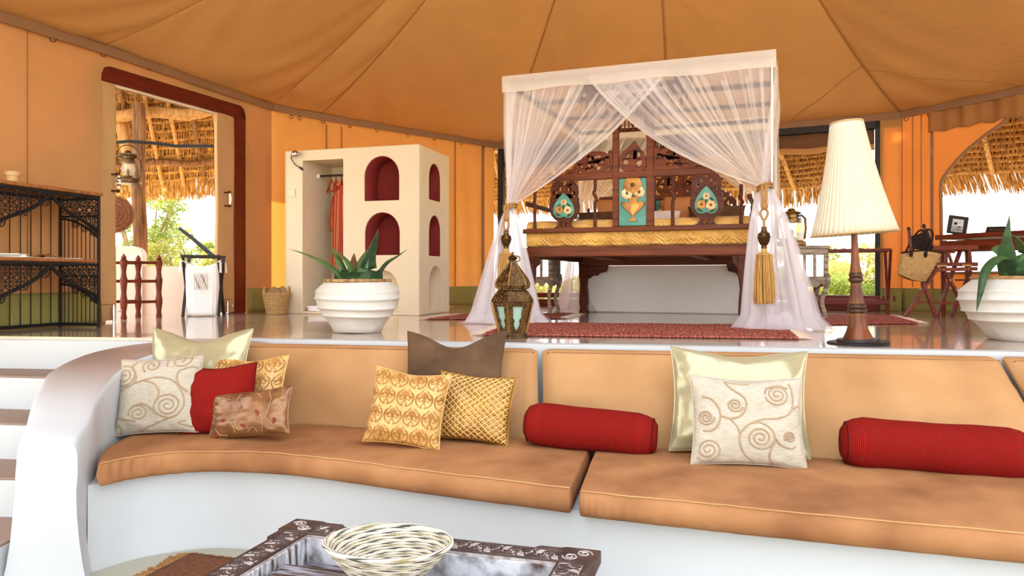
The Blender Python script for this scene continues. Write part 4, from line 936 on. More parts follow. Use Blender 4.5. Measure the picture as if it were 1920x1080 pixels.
for pts, w, m, d in (([(1895, 530), (1888, 490), (1888, 450), (1893, 402)], .048, m_leafd, -.1), ([(1893, 530), (1870, 470), (1880, 470), (1868, 458)], .03, m_leaf, .1), ([(1900, 528), (1895, 500), (1880, 475), (1870, 458)], .05, m_leaf, .05),
                     ([(1905, 530), (1880, 488), (1850, 505), (1838, 550), (1831, 586)], .036, m_leafd, -.3), ([(1900, 530), (1885, 500), (1874, 488)], .045, m_leafd, .15), ([(1915, 530), (1918, 480), (1905, 448), (1882, 437)], .035, m_leaf, .0),
                     ([(1915, 530), (1925, 500), (1932, 470)], .055, m_leaf, -.2), ([(1925, 530), (1945, 480), (1965, 440)], .06, m_leafd, .1), ([(1905, 530), (1912, 518), (1922, 505)], .045, m_leafd, -.25)):
    P = lv(pt2, pts, w, m, d); P[0] = P[0] + Vector((0, 0, -.05)); Mi = wm(al2).inverted(); aloe_leaf([Mi @ q for q in P], w, m, 'leaf', al2)
# ---- pierced brass lantern with green glass
p = ground(961, 636); ln = empty('moroccan_lantern', deeper(p, .13), .30, 'pierced brass lantern with green glass panes on the platform edge', 'lantern')
hs = 160 / F * (p.y + .13) / 1.0
def hexl(b, prof, n=6, M=None): b.lathe([(r * hs, z * hs) for r, z in prof], n)
b = MB(); hexl(b, [(0, 0), (.195, 0), (.195, .015), (.165, .045), (.165, .06)]); b.build('foot', m_brassd, ln, angle=.3, bevel=.003)
BR, TR_, Z0, Z1 = .165, .255, .06, .42
b = MB()
for k in range(6):
    a = PI / 3 * k; b.beam((BR * hs * math.cos(a), BR * hs * math.sin(a), Z0 * hs), (TR_ * hs * math.cos(a), TR_ * hs * math.sin(a), Z1 * hs), .016, .012)
b.build('corner_bars', m_brass, ln)
for k in range(6):
    a0_, a1_ = PI / 3 * k, PI / 3 * (k + 1)
    c = lambda r, a, z: Vector((r * hs * math.cos(a), r * hs * math.sin(a), z * hs))
    def face(x, y, d, a0_=a0_, a1_=a1_):
        r = BR + (TR_ - BR) * y; q = c(r, a0_, Z0 + (Z1 - Z0) * y).lerp(c(r, a1_, Z0 + (Z1 - Z0) * y), x); n = Vector((math.cos((a0_ + a1_) / 2), math.sin((a0_ + a1_) / 2), -.2)); return q - n * (.004 - d)
    hole = [(.24, .86)] + [(.24 + .03 * math.sin(t * 3), .86 - .36 * t) for t in np.linspace(.1, 1, 6)] + [(.33, .45), (.36, .38), (.30, .33), (.33, .24), (.5, .08), (.67, .24), (.70, .33), (.64, .38), (.67, .45)] + [(.76 - .03 * math.sin(t * 3), .86 - .36 * t) for t in np.linspace(1, .1, 6)] + [(.76, .86)]
    b = MB(); b.plate([(0, 0), (1, 0), (1, 1), (0, 1)], [hole], .004, face); pn = b.build('pierced_panel', m_brassd, ln, smooth=False)
    b = MB(); b.plate([(.12, .04), (.88, .04), (.88, .95), (.12, .95)], (), .002, lambda x, y, d: face(x, y, d - .008)); b.build('glass_pane', m_frost, ln, smooth=False)
    b = MB(); rnd = random.Random(k)
    for _ in range(70):
        x, y = rnd.random(), rnd.random()
        if abs(x - .5) < .30 and .06 < y < .9: x = rnd.choice((.08 + .1 * rnd.random(), .82 + .1 * rnd.random()))
        b.sphere(face(.06 + x * .88, .03 + y * .94, .005), .0035, 5, 3)
    o = b.build('beading', m_brass, pn); o['kind'] = 'stuff'
b = MB(); hexl(b, [(.255, .42), (.262, .43), (.262, .44), (.19, .545), (.165, .56), (.165, .57)]); sk_ = b.build('shoulder', m_brassd, ln, angle=.3)
dome = [(.165, .57), (.20, .585), (.212, .61), (.212, .635), (.19, .69), (.14, .75), (.085, .82), (.045, .88), (.03, .91)]
b = MB(); hexl(b, dome); dm = b.build('dome', m_brassd, ln, angle=.3)
b = MB()
for k in range(6):
    a = PI / 3 * k; b.tube([(r * hs * math.cos(a), r * hs * math.sin(a), z * hs) for r, z in dome], .0045, 5)
b.build('dome_ribs', m_brass, ln)
b = MB(); rnd = random.Random(5)
for _ in range(420):
    i = rnd.randrange(len(dome) - 2); t = rnd.random(); r, z = [dome[i][j] * (1 - t) + dome[i + 1][j] * t for j in (0, 1)]; k = rnd.randrange(6); f = rnd.random()
    q = Vector((r * math.cos(PI / 3 * k), r * math.sin(PI / 3 * k), z)).lerp(Vector((r * math.cos(PI / 3 * (k + 1)), r * math.sin(PI / 3 * (k + 1)), z)), f) * hs
    b.sphere(q, .0038, 5, 3)
for _ in range(150):
    t = rnd.random(); r, z = .262 + (.19 - .262) * t, .44 + (.545 - .44) * t; k = rnd.randrange(6); f = rnd.random()
    b.sphere(Vector((r * math.cos(PI / 3 * k), r * math.sin(PI / 3 * k), z)).lerp(Vector((r * math.cos(PI / 3 * (k + 1)), r * math.sin(PI / 3 * (k + 1)), z)), f) * hs, .0036, 5, 3)
o = b.build('beading', m_brass, dm); o['kind'] = 'stuff'
b = MB(); b.lathe([(.0, .90), (.035, .90), (.06, .935), (.03, .96), (.014, .97), (.012, 1.0), (0, 1.01)], 12, Matrix.Scale(hs, 4)); b.build('finial', m_bronze, ln)
b = MB(); b.tube([((.045 + .045 * math.cos(a)) * hs, 0, (.925 + .035 * math.sin(a)) * hs) for a in np.linspace(0, 2 * PI, 18)[:-1]], .004, 6, closed=True); b.build('carry_ring', m_bronze, ln)
# ---- tall lamp with pleated shade
p = ground(1609, 649); lm = empty('floor_lamp', deeper(p, .16), 0, 'tall turned copper-brown lamp with a tilted pleated cream shade', 'lamp', rot=(0, -.035, 0))
k = (p.y + .16) / F
b = MB(); b.lathe([(0, 0), (54 * k, 0), (55 * k, 3 * k), (53 * k, 5 * k), (38 * k, 6 * k), (37 * k, 10 * k), (0, 10 * k)], 48); b.build('base_plate', m_black, lm)
b = MB(); b.lathe([(27 * k, 8 * k), (26 * k, 12 * k), (20 * k, 24 * k), (16 * k, 38 * k), (14.5 * k, 58 * k), (13.5 * k, 60 * k)], 28); b.lathe([(13 * k, 74 * k), (11.5 * k, 90 * k), (9.5 * k, 112 * k), (9 * k, 116 * k)], 28)
b.lathe([(10.5 * k, 132 * k), (8.0 * k, 150 * k), (6.3 * k, 180 * k), (5.5 * k, 205 * k), (6 * k, 212 * k)], 28); b.build('stem', m_lampbody, lm, angle=1)
for zs_ in (((13 * k, 57 * k), (17 * k, 60 * k), (17.5 * k, 64 * k), (14 * k, 66 * k), (16.5 * k, 69 * k), (15.5 * k, 73 * k), (12 * k, 76 * k)), ((9 * k, 114 * k), (12.5 * k, 118 * k), (13 * k, 122 * k), (10.5 * k, 125 * k), (12.5 * k, 128 * k), (11.5 * k, 132 * k), (9 * k, 135 * k))):
    b = MB(); b.lathe(list(zs_), 28); b.build('turned_ring', m_lampring, lm, angle=1.2)
b = MB()
for a in (-1.9, -1.2):
    for s in (-1, 1): b.tube([((19.5 - 5 * t) * k * math.cos(a + s * .16 * math.sin(PI * t)), (19.5 - 5 * t) * k * math.sin(a + s * .16 * math.sin(PI * t)), (20 + 14 * t) * k) for t in np.linspace(0, 1, 10)], .0022, 4)
for z_, r_ in ((54, 14.9), (78, 13.2), (112, 9.8), (136, 10.2)): b.tube([(r_ * k * math.cos(a), r_ * k * math.sin(a), z_ * k) for a in np.linspace(0, 2 * PI, 29)[:-1]], .003, 4, closed=True)
b.build('gilt_line', m_gilt, lm)
sh = empty('lamp_shade', (0, 0, 205 * k)); sh.parent = lm; sh.rotation_euler = (0, -.035, 0)
NP = 96; SHH = 212 * k
def shade(u, v):
    a = 2 * PI * u; r = (75 + (28.5 - 75) * v - 4 * math.sin(PI * v)) * k; r *= 1 + .012 * math.copysign(abs(math.sin(a * NP / 2)) ** .6, math.sin(a * NP / 2)) * (1 - .3 * v)
    return (r * math.cos(a + .35 * 0 * v), r * math.sin(a), SHH * v)
b = MB(); b.grid(shade, NP * 4, 12, cu=True); b.build('pleated_cloth', m_shade, sh, angle=2.0, solid=.002)
for z_, r_ in ((0, 76.3), (SHH, 28.3)):
    b = MB(); b.tube([(r_ * k * math.cos(a), r_ * k * math.sin(a), z_ + (.006 if z_ == 0 else -.006)) for a in np.linspace(0, 2 * PI, 61)[:-1]], .0075, 6, closed=True, flat=.6); b.build('trim', m_shadetrim, sh)
b = MB()
for j in range(3): b.tube([(0, 0, SHH - .03), (28 * k * math.cos(j * 2.1), 28 * k * math.sin(j * 2.1), SHH - .01)], .003, 5)
b.tube([(0, 0, 0), (0, 0, SHH - .03)], .006, 6); b.build('carrier', m_brass, sh)
# ---- rugs
def rug(name, corners, label, nfr=60, group=None):
    A, B, C_, D = [Vector(q) for q in corners]; ctr = (A + B + C_ + D) / 4; ux = (B - A); ang = math.atan2(ux.y, ux.x)
    r = empty(name, ctr, ang, label, 'rug', group); Mi = wm(r).inverted(); a, b_, c, d = [Mi @ q for q in (A, B, C_, D)]
    m = MB()
    def fn(u, v):
        p = a.lerp(b_, u).lerp(d.lerp(c, u), v); e = .006 * math.sin(v * 40) * (1 if u in (0, 1) else 0); return (p.x + e, p.y + .004 * math.sin(u * 60) * (v in (0, 1)), .010 + .0025 * math.sin(u * 21 + v * 3) * math.sin(v * 7))
    m.grid(fn, 60, 40); m.build('woven_field', m_rug, r, solid=.012)
    rnd = random.Random(3); f = MB()
    for (s, e, sg) in ((a, d, -1), (b_, c, 1)):
        for i in range(nfr):
            q = s.lerp(e, (i + .5) / nfr); o = Vector((sg, 0, 0)); L = .05 + .07 * rnd.random(); w = rnd.uniform(-.06, .06)
            f.tube([q + Vector((0, 0, .012)), q + o * L * .5 + Vector((0, w * .3, .012)), q + o * L + Vector((0, w, .006))], [.0045, .004, .003], 4)
    o = f.build('fringe', m_rugfr, r); o['kind'] = 'stuff'
    for v in (0, 1):
        m = MB(); m.tube([fn(u, v) for u in np.linspace(0, 1, 90)], .006, 4); m.build('selvedge', m_rug, r)
    return r
rug('woven_rug', (ground(905, 630), ground(1497, 637), ground(1468, 612), ground(960, 607)), 'long red-brown rag rug along the front of the bed')
rug('woven_rug', (ground(800, 600), ground(1050, 598), ground(1078, 589), ground(870, 590)), 'faded red rug beside the left of the bed, behind the brass lantern')
rug('woven_rug', (ground(1500, 610), ground(1722, 608), ground(1668, 593), ground(1500, 592)), 'red rag rug right of the bed, behind the tall lamp')
# ================================================================== the bed
BA = Vector((-.06, 6.85, 0)); BANG = math.atan2(-.347, .938)
bed = empty('four_poster_bed', BA, BANG, 'carved red-brown wooden bed with painted footboard under a net canopy', 'bed')
BF = Frame(BA, (.938, -.347, 0))
def bw(x, y, z): return BF(x, z, y)                                  # bed coordinates to the room
def FB(cx, cy, d=.30): return BF.px(1020 + cx / 4.695, 220 + cy / 4.695, d)
FX0, FX1 = .07, 2.14
def bbox(name, x0, x1, y0, y1, z0, z1, m, bevel=.008):
    b = MB(); b.box(((x0 + x1) / 2, (y0 + y1) / 2, (z0 + z1) / 2), (x1 - x0, y1 - y0, z1 - z0)); return b.build(name, m, bed, bevel=bevel)
bbox('front_rail', FX0, FX1, .24, .31, .61, .70, m_woodx); bbox('rear_rail', FX0, FX1, 2.28, 2.36, .56, .70, m_woodx)
for x in (FX0, FX1 - .06): bbox('side_rail', x, x + .06, .31, 2.28, .60, .70, m_dwood)
for i in range(7): bbox('slat', FX0 + .06, FX1 - .06, .36 + i * .27, .36 + i * .27 + .2, .655, .675, m_shelfw, .004)
for x in (.55, 1.55): bbox('under_bearer', x, x + .09, .27, 2.3, .615, .655, m_woodx, .006)
# legs with scroll brackets
def leg(x, y, front, h):
    b = MB()
    pts = [(.07, 0), (.05, .02), (.045, .06), (.055, .12), (.05, .22), (.04, .32), (.05, .40), (.06, .44), (.06, h)]
    out = [(-w * .9, z) for w, z in pts] + [(w + .0, z) for w, z in pts[::-1]]
    b.plate(out, (), .09, lambda a, z, d: (x + a, y + d, z)); b.build('leg', m_dwood, bed, bevel=.01)
    s = (1 if x < 1 else -1) * (.35 if front else 1)
    b = MB(); b.plate([(0, h), (0, h - .16), (s * .08, h - .16), (s * .11, h - .13), (s * .17, h - .13), (s * .20, h - .10), (s * .28, h - .08), (s * .30, h)], (), .06, lambda a, z, d: (x + a, y + .015 + d, z)); b.build('leg_bracket', m_dwood, bed, bevel=.008)
for x in (FX0 + .06, FX1 - .06):
    leg(x, .25, True, .62); leg(x, 2.27, False, .57)
# mattress under a gold cover
m_cover = m_gold.copy(); m_cover.name = 'gold_quilted_cover'
def chevron(m):
    t = m.node_tree; N, L = t.nodes, t.links; P = N['Principled BSDF']
    tcn = N.new('ShaderNodeTexCoord'); sx = N.new('ShaderNodeSeparateXYZ'); L.new(tcn.outputs['Object'], sx.inputs[0])
    def mm(op, a, b=None):
        n = N.new('ShaderNodeMath'); n.operation = op
        for i, q in enumerate((a, b)):
            if q is None: continue
            if isinstance(q, (int, float)): n.inputs[i].default_value = q
            else: L.new(q, n.inputs[i])
        return n.outputs[0]
    zig = mm('MULTIPLY', mm('PINGPONG', sx.outputs[0], .11), .7)
    h = mm('SINE', mm('MULTIPLY', mm('ADD', mm('ADD', sx.outputs[2], mm('MULTIPLY', sx.outputs[1], .9)), zig), 210.0))
    nz = N.new('ShaderNodeTexNoise'); nz.inputs['Scale'].default_value = 14; nz.inputs['Detail'].default_value = 3; L.new(tcn.outputs['Object'], nz.inputs['Vector'])
    hh = mm('ADD', mm('MULTIPLY', h, .35), mm('MULTIPLY', nz.outputs[0], 3.0))
    bp = N.new('ShaderNodeBump'); bp.inputs['Strength'].default_value = .55; bp.inputs['Distance'].default_value = .012
    L.new(hh, bp.inputs['Height']); L.new(bp.outputs[0], P.inputs['Normal'])
chevron(m_cover)
def matt(u, v):
    x = FX0 + .02 + (FX1 - FX0 - .04) * u
    prof = [(.37, .70), (.325, .72), (.315, .78), (.318, .84), (.33, .90), (.37, .945), (.50, .965), (1.2, .985), (2.1, .985), (2.25, .96), (2.28, .90), (2.28, .70)]
    k = v * (len(prof) - 1); i = int(min(k, len(prof) - 2)); t = k - i
    y = prof[i][0] * (1 - t) + prof[i + 1][0] * t; z = prof[i][1] * (1 - t) + prof[i + 1][1] * t
    y -= .010 * noise.noise((x * 7, v * 14, 0)) + .006 * noise.noise((x * 19, v * 30, 3))
    z += (.014 * noise.noise((x * 4, v * 9, 5)) if v > .3 else .004 * math.sin(x * 30))
    return (x, y, z)
b = MB(); b.grid(matt, 150, 66); b.build('mattress_cover', m_cover, bed, angle=2.0)
# footboard, built in its own plane and repeated at the head
ft = empty('footboard', (0, 0, 0)); ft.parent = bed
def fpl(name, outer, holes, t, m, dy=0., conv=True, bevel=.006, par=None):
    cv = (lambda l: [FB(*q) for q in l]) if conv else (lambda l: l)
    b = MB(); b.plate(cv(outer), [cv(h) for h in holes], t, lambda x, z, d: (x, .30 - t / 2 + dy + d, z)); return b.build(name, m, par or ft, bevel=bevel)
def fbar(name, x0, x1, z0, z1, t=.05, m=m_wood, dy=0.): return fpl(name, [(x0, z0), (x1, z0), (x1, z1), (x0, z1)], (), t, m, dy, False)
zb0 = FB(785, 1005)[1]; zb1 = zb0 + .045
fbar('bottom_rail', FX0, FX1, zb0, zb1, .06, m_woodx)
zm = FB(785, 505)[1]; fbar('middle_rail', FB(40, 500)[0], FB(1480, 480)[0], zm - .03, zm + .03, .055, m_woodx)
xl0, xl1 = FB(608, 500)[0], FB(660, 500)[0]; xr0, xr1 = FB(905, 500)[0], FB(967, 500)[0]; xc = (xl1 + xr0) / 2
ztop = FB(785, 190)[1]
fbar('post', xl0, xl1, zb1, ztop + .16, .06); fbar('post', xr0, xr1, zb1, ztop + .40, .06)
b = MB()
for k in range(3): b.tube([((xl0 + xl1) / 2 + .014 * math.cos(t * 22 + k * 2.1), .30 + .014 * math.sin(t * 22 + k * 2.1), ztop + .16 - .02 + .20 * t) for t in np.linspace(0, 1, 30)], .019, 8)
b.build('twisted_finial', m_wood, ft)
fbar('top_rail', xl0, xr1, ztop + .33, ztop + .39, .05, m_woodx)
for i in range(7):
    x = xl1 + (xr0 - xl1) * (i + .5) / 7; b = MB(); hh = ztop + .33
    b.lathe([(.006, 0), (.006, -.05), (.014, -.07), (.007, -.09), (.014, -.12), (.006, -.14), (.006, -.22), (.012, -.24), (0.0, -.27)], 8, Matrix.Translation((x, .30, hh))); b.build('hanging_spindle', m_dwood, ft)
# painted centre panel with a vase of flowers
z0, z1 = zb1 + .005, zm - .03
fbar('painted_panel', xl1, xr0, z0, z1, .02, m_teal)
pf = [(xl1, z0), (xl1 + .012, z0), (xl1 + .012, z1), (xl1, z1)]
pw, ph = xr0 - xl1, z1 - z0; V = lambda u, v: (xl1 + pw * u, z0 + ph * v)
def relief(name, pts, m, dy, t=.004): return fpl(name, [V(*q) for q in pts], (), t, m, dy, False, .001)
vase = [(.36, .10), (.66, .10), (.58, .16), (.56, .2), (.62, .25), (.80, .35), (.90, .43), (.92, .48), (.84, .51), (.72, .49), (.66, .50), (.70, .60), (.36, .60), (.40, .50), (.34, .49), (.2, .51), (.12, .48), (.14, .43), (.22, .36), (.42, .25), (.46, .2), (.44, .16)]
relief('vase_outline', [(.51 + (x - .51) * 1.10, .33 + (y - .33) * 1.035) for x, y in vase], m_umber, -.0115); relief('painted_vase', vase, m_ochre, -.0145)
relief('vase_highlight', [(.5, .22), (.62, .3), (.76, .42), (.66, .46), (.46, .44), (.44, .3)], mat('pale_ochre_paint', srgb(226, 172, 80), .4, bump=0), -.0165, .003)
def flower(nm, cu, cv, r, mp, mc, n=7, dy=-.016, fx=1.0):
    b = MB(); x, z = V(cu, cv)
    for k in range(n):
        a = 2 * PI * k / n; b.sphere((x + r * .62 * math.cos(a) * fx, .30 + dy + .001, z + r * .62 * math.sin(a)), r * .46, 10, 6, (1, .16, 1))
    f = b.build(nm, mp, ft); b = MB(); b.sphere((x, .30 + dy - .004, z), r * .24, 10, 6, (1, .4, 1)); b.build('flower_eye', m_umber, f)
for u, v, w in ((.28, .70, .10), (.74, .70, .10), (.5, .64, .12), (.35, .62, .07), (.68, .61, .07), (.2, .77, .08), (.82, .76, .08)):
    x, z = V(u, v); b = MB(); b.sphere((x, .288, z), w * pw, 8, 5, (1.3, .05, .45)); b.build('painted_leaf', m_leafp, ft)
flower('painted_flower', .5, .855, .30 * pw, m_ochre, m_umber, 8, fx=1.15); flower('painted_flower', .30, .68, .20 * pw, m_petal, m_umber); flower('painted_flower', .74, .70, .19 * pw, m_petal, m_umber)
# carved wings and heart of the crest
wing = [(180, 512), (186, 485), (215, 470), (250, 460), (262, 440), (270, 415), (300, 385), (335, 370), (350, 340), (390, 315), (440, 302), (500, 300), (545, 312), (568, 328), (566, 300), (580, 292), (608, 292), (608, 512)]
wh = [[(222, 496), (240, 486), (256, 492), (236, 500)], [(300, 486), (322, 472), (330, 488)], [(322, 442), (332, 420), (348, 438), (338, 446)], [(372, 420), (410, 412), (414, 442), (392, 432)], [(366, 474), (404, 456), (398, 476)], [(440, 412), (462, 405), (470, 430), (506, 440), (488, 464), (446, 456), (470, 444)], [(378, 380), (416, 346), (416, 380)], [(442, 340), (480, 332), (505, 345), (492, 358), (468, 352), (450, 372)], [(494, 402), (520, 378), (520, 404)], [(560, 372), (574, 362), (572, 394), (562, 388)], [(550, 462), (566, 440), (572, 462)]]
fpl('crest_wing', wing, wh, .035, m_wood)
mid = FB(785, 400)[0]
cvw = lambda l: [(2 * mid - x, z) for x, z in [FB(*q) for q in l]][::-1]
fpl('crest_wing', cvw(wing), [cvw(h) for h in wh], .035, m_wood, 0, False)
heart = [(795, 206), (830, 250), (870, 300), (898, 350), (908, 395), (902, 435), (880, 468), (845, 482), (815, 480), (786, 468), (755, 482), (720, 480), (688, 462), (668, 430), (662, 390), (675, 345), (700, 300), (750, 262), (778, 228)]
fpl('crest_heart', heart, [[(712, 352), (740, 318), (756, 308), (752, 350), (722, 356)], [(696, 395), (712, 370), (745, 384), (742, 412), (706, 416)], [(826, 300), (850, 325), (852, 352), (832, 346), (822, 358)], [(808, 392), (836, 380), (864, 376), (866, 405), (846, 438), (812, 408)]], .035, m_wood, -.005)
# two carved side ornaments with painted teardrops
def ornament(cx, cy, k):
    T = lambda l: [(cx + x * k, cy + y * k) for x, y in l]
    body = [(-108, 225), (-100, 200), (-70, 182), (-56, 165), (-52, 140), (-80, 125), (-112, 90), (-128, 45), (-130, 0), (-122, -40), (-126, -70), (-110, -85), (-118, -120), (-112, -170), (-90, -205), (-55, -220), (-22, -205), (0, -172), (22, -205), (55, -222), (92, -205), (116, -170), (122, -120), (112, -85), (128, -68), (124, -40), (132, 0), (128, 48), (110, 92), (78, 125), (52, 140), (56, 165), (70, 182), (100, 200), (110, 225)]
    hs_ = [[(-50, -130), (-38, -178), (-22, -150), (-36, -125)], [(50, -130), (38, -178), (22, -150), (36, -125)], [(-80, -115), (-66, -145), (-56, -118), (-70, -95)], [(80, -115), (66, -145), (56, -118), (70, -95)], [(-94, -78), (-84, -108), (-76, -85), (-88, -62)], [(94, -78), (84, -108), (76, -85), (88, -62)], [(-30, 150), (-10, 150), (-10, 182), (-30, 182)], [(10, 150), (30, 150), (30, 182), (10, 182)]]
    o = fpl('carved_ornament', T(body), [T(h) for h in hs_], .04, m_dwood, -.005)
    tear = [(0, -112), (40, -70), (75, -20), (92, 30), (88, 70), (65, 100), (30, 108), (0, 96), (-30, 108), (-65, 100), (-88, 70), (-92, 30), (-75, -20), (-40, -70)]
    fpl('teardrop_rim', [(cx + x * k * 1.1, cy + (y * 1.08) * k) for x, y in tear], (), .008, m_umber, -.028); fpl('painted_teardrop', T(tear), (), .006, m_teal, -.034)
    for fx_, fy_, r, mp in ((-38, 35, .036, m_ochre), (36, 40, .038, m_petal), (0, -30, .028, m_petal)):
        x, z = FB(cx + fx_ * k, cy + fy_ * k); b = MB(); r *= k
        for q in range(7):
            a = 2 * PI * q / 7; b.sphere((x + r * .6 * math.cos(a), .262, z + r * .6 * math.sin(a)), r * .45, 8, 5, (1, .2, 1))
        f = b.build('painted_flower', mp, o); b = MB(); b.sphere((x, .257, z), r * .24, 8, 5, (1, .4, 1)); b.build('flower_eye', m_umber, f)
    for lx, ly, ra in ((-45, 5, .8), (48, 0, -.8), (-50, 80, -.5), (50, 82, .5), (0, 10, 1.57)):
        x, z = FB(cx + lx * k, cy + ly * k); b = MB(); b.add([(x + .035 * k * t * math.cos(ra) - s * .012 * math.sin(ra), .2615, z + .035 * k * t * math.sin(ra) + s * .012 * math.cos(ra)) for t, s in ((-1, 0), (0, -1), (1, 0), (0, 1))], [(0, 1, 2, 3)]); b.build('painted_leaf', m_leafp, o, solid=.002)
ornament(182, 780, 1.0); ornament(1432, 730, 1.12)
def spindle(cx, y0, y1):
    x, zt = FB(cx, y0); z0_ = zb1; b = MB(); H = zt - z0_
    b.tube(spline([(x, .30, z0_), (x, .30, z0_ + H * .45), (x + .012, .30, z0_ + H * .56), (x - .012, .30, z0_ + H * .68), (x, .30, z0_ + H * .76), (x, .30, zt)], 5), .016, 8); b.build('spindle', m_dwood, ft)
spindle(-80, 640, 1000); spindle(450, 525, 1000); spindle(1133, 505, 980); spindle(1735, 590, 950)
# the head end repeats the footboard's frame; only its upper half shows above the mattress
hd = dup(ft, (0, 2.02, 0), 0); hd.parent = bed; hd.name = 'headboard'
bbox('arm_rail', FX0, FX0 + .04, .34, 2.28, 1.10, 1.14, m_dwood); bbox('arm_rail', FX1 - .04, FX1, .34, 2.28, 1.10, 1.14, m_dwood)
# canopy frame carried over the bed
CWX, CLY, CHZ = 2.33, 2.55, 2.235
fr_ = empty('canopy_frame', (0, 0, 0)); fr_.parent = bed
def cbar(a, c, w=.035, m=m_dwood): b = MB(); b.beam(a, c, w, .045); b.build('canopy_bar', m, fr_, bevel=.004)
zc = CHZ - .04
for y in (.03, .85, 1.68, CLY - .03): cbar((.03, y, zc), (CWX - .03, y, zc))
for x in (.03, CWX - .03): cbar((x, .03, zc), (x, CLY - .03, zc))
for x, y in ((.02, .02), (CWX - .02, .02)): cbar((x, y, 0.0), (x, y, zc), .016, m_white)
for x, y in ((.03, CLY - .03), (CWX - .03, CLY - .03)): cbar((x, y, 0.0), (x, y, zc), .03, m_white)
# carved swag with drop pendants hung in the middle of the canopy
sw_ = empty('carved_swag', (0, 0, 0)); sw_.parent = bed
c0x, c0z = BF.px(1187, 138, .30)
def swp(a, k=1.0): return (c0x + .48 * k * math.cos(a), .30, c0z + .33 * k * math.sin(a) - .0)
b = MB(); A_ = np.linspace(PI + .0, 2 * PI, 26)
b.plate([(swp(a)[0], swp(a)[2]) for a in A_] + [(swp(a, .80)[0], swp(a, .80)[2]) for a in A_[::-1]], (), .03, lambda x, z, d: (x, .285 + d, z)); b.build('carved_arc', m_dwood, sw_, bevel=.006)
b = MB(); b.box((c0x, .30, zc - .05), (1.05, .03, .05)); b.build('swag_bar', m_dwood, sw_)
for a in np.linspace(PI + .02, 2 * PI - .02, 13):
    x, y, z = swp(a, 1.04); b = MB(); b.lathe([(.006, .06), (.006, .0), (.02, -.02), (.02, -.05), (.005, -.07), (.016, -.09), (.018, -.11), (.004, -.17), (0, -.18)], 8, Matrix.Translation((x, y, z))); b.build('drop_pendant', m_dwood, sw_)
# pillows at the head: things that lie on the bed
def cushion_simple(name, w, h, t, m, loc, rot, label, group=None):
    b = MB()
    def f(u, v, s): x, y = 2 * u - 1, 2 * v - 1; d = ((1 - x ** 4) * (1 - y ** 4)) ** .5 if abs(x) < 1 and abs(y) < 1 else 0; return (w / 2 * x * (1 - .06 * (1 - y * y)), s * t / 2 * d, h / 2 * y * (1 - .06 * (1 - x * x)))
    b.grid(lambda u, v: f(u, v, -1), 16, 12); b.grid(lambda u, v: f(u, v, 1), 16, 12)
    o = b.build(name, m, angle=1.4); o.location = loc; o.rotation_euler = rot; return tag(o, label, 'pillow', group)
for nm, x, y, w, h, m, lab in (('pillow', .62, 1.95, .5, .34, m_tanp, 'tan square pillow at the left of the bed head'), ('pillow', 1.36, 1.92, .45, .34, m_tanp, 'tan pillow at the bed head right of the painted centre panel'), ('pillow', .52, 1.72, .62, .17, m_velvet, 'long dark brown bolster pillow at the left of the bed head'), ('pillow', 1.72, 1.75, .6, .2, m_velvet, 'dark brown pillow at the right of the bed head'), ('pillow', 1.08, 1.72, .55, .16, m_white, 'white pillow in the middle of the bed head')):
    cushion_simple(nm, w, h, .16, m, bw(x, y, .98 + h / 2), (-.25, 0, BANG), lab)
m_cream2 = mat('brightened_white_plaster', srgb(242, 240, 230), .75, var=.03, vs=3, bump=.15, bs=4, bdist=.02)  # whiter than the bench plaster to make up for dim light under the bed
# ---- white plinth under the head of the bed
pl = struct(empty('wall_plinth', bw(0, 0, 0), BANG)); b = MB(); b.box((1.07, 2.62, .28), (1.96, .42, .56)); b.build('plinth', m_cream2, pl, bevel=.02, seg=3)
# ================================================================== mosquito net
net = empty('mosquito_net', BA, BANG, 'white mosquito net draped over the bed canopy and tied back at the posts', 'mosquito net')
def nb(name, fn, nu, nv, m=m_net): b = MB(); b.grid(fn, nu, nv); return b.build(name, m, net, angle=3.0, fix=False)
e = .012
# the flat top, and the hanging valance round it
nb('canopy_top', lambda u, v: (-e + (CWX + 2 * e) * u, -e - .042 + (CLY + 2 * e + .042) * v, CHZ + .012 - .02 * math.sin(PI * v) * math.sin(PI * u)), 20, 20, m_nettop)
VH = .145
def val(fn0, L, nm):
    nb(nm, lambda u, v: fn0(u, .006 * math.sin(u * L * 24 + 2 * v) * v - .006 * abs(math.sin(u * L * 3.3)) * v) + Vector((0, 0, -VH * v * (1 + .05 * math.sin(u * 19)))), int(L * 40), 4, m_nettop)
val(lambda u, o: Vector((-e + (CWX + 2 * e) * u, -e - .048 + o * .6, CHZ + .014)), CWX, 'valance'); val(lambda u, o: Vector((CWX + e + o * .6, CLY * u, CHZ + .014)), CLY, 'valance')
val(lambda u, o: Vector((-e + o * .6, CLY * u, CHZ + .014)), CLY, 'valance'); val(lambda u, o: Vector((CWX * u, CLY + e + o * .6, CHZ + .014)), CLY, 'valance')
tl = BF.px(957, 388, -.03); trp = BF.px(1434, 352, -.03)
TL = Vector((tl[0], -.03, tl[1])); TR = Vector((trp[0], -.03, trp[1]))
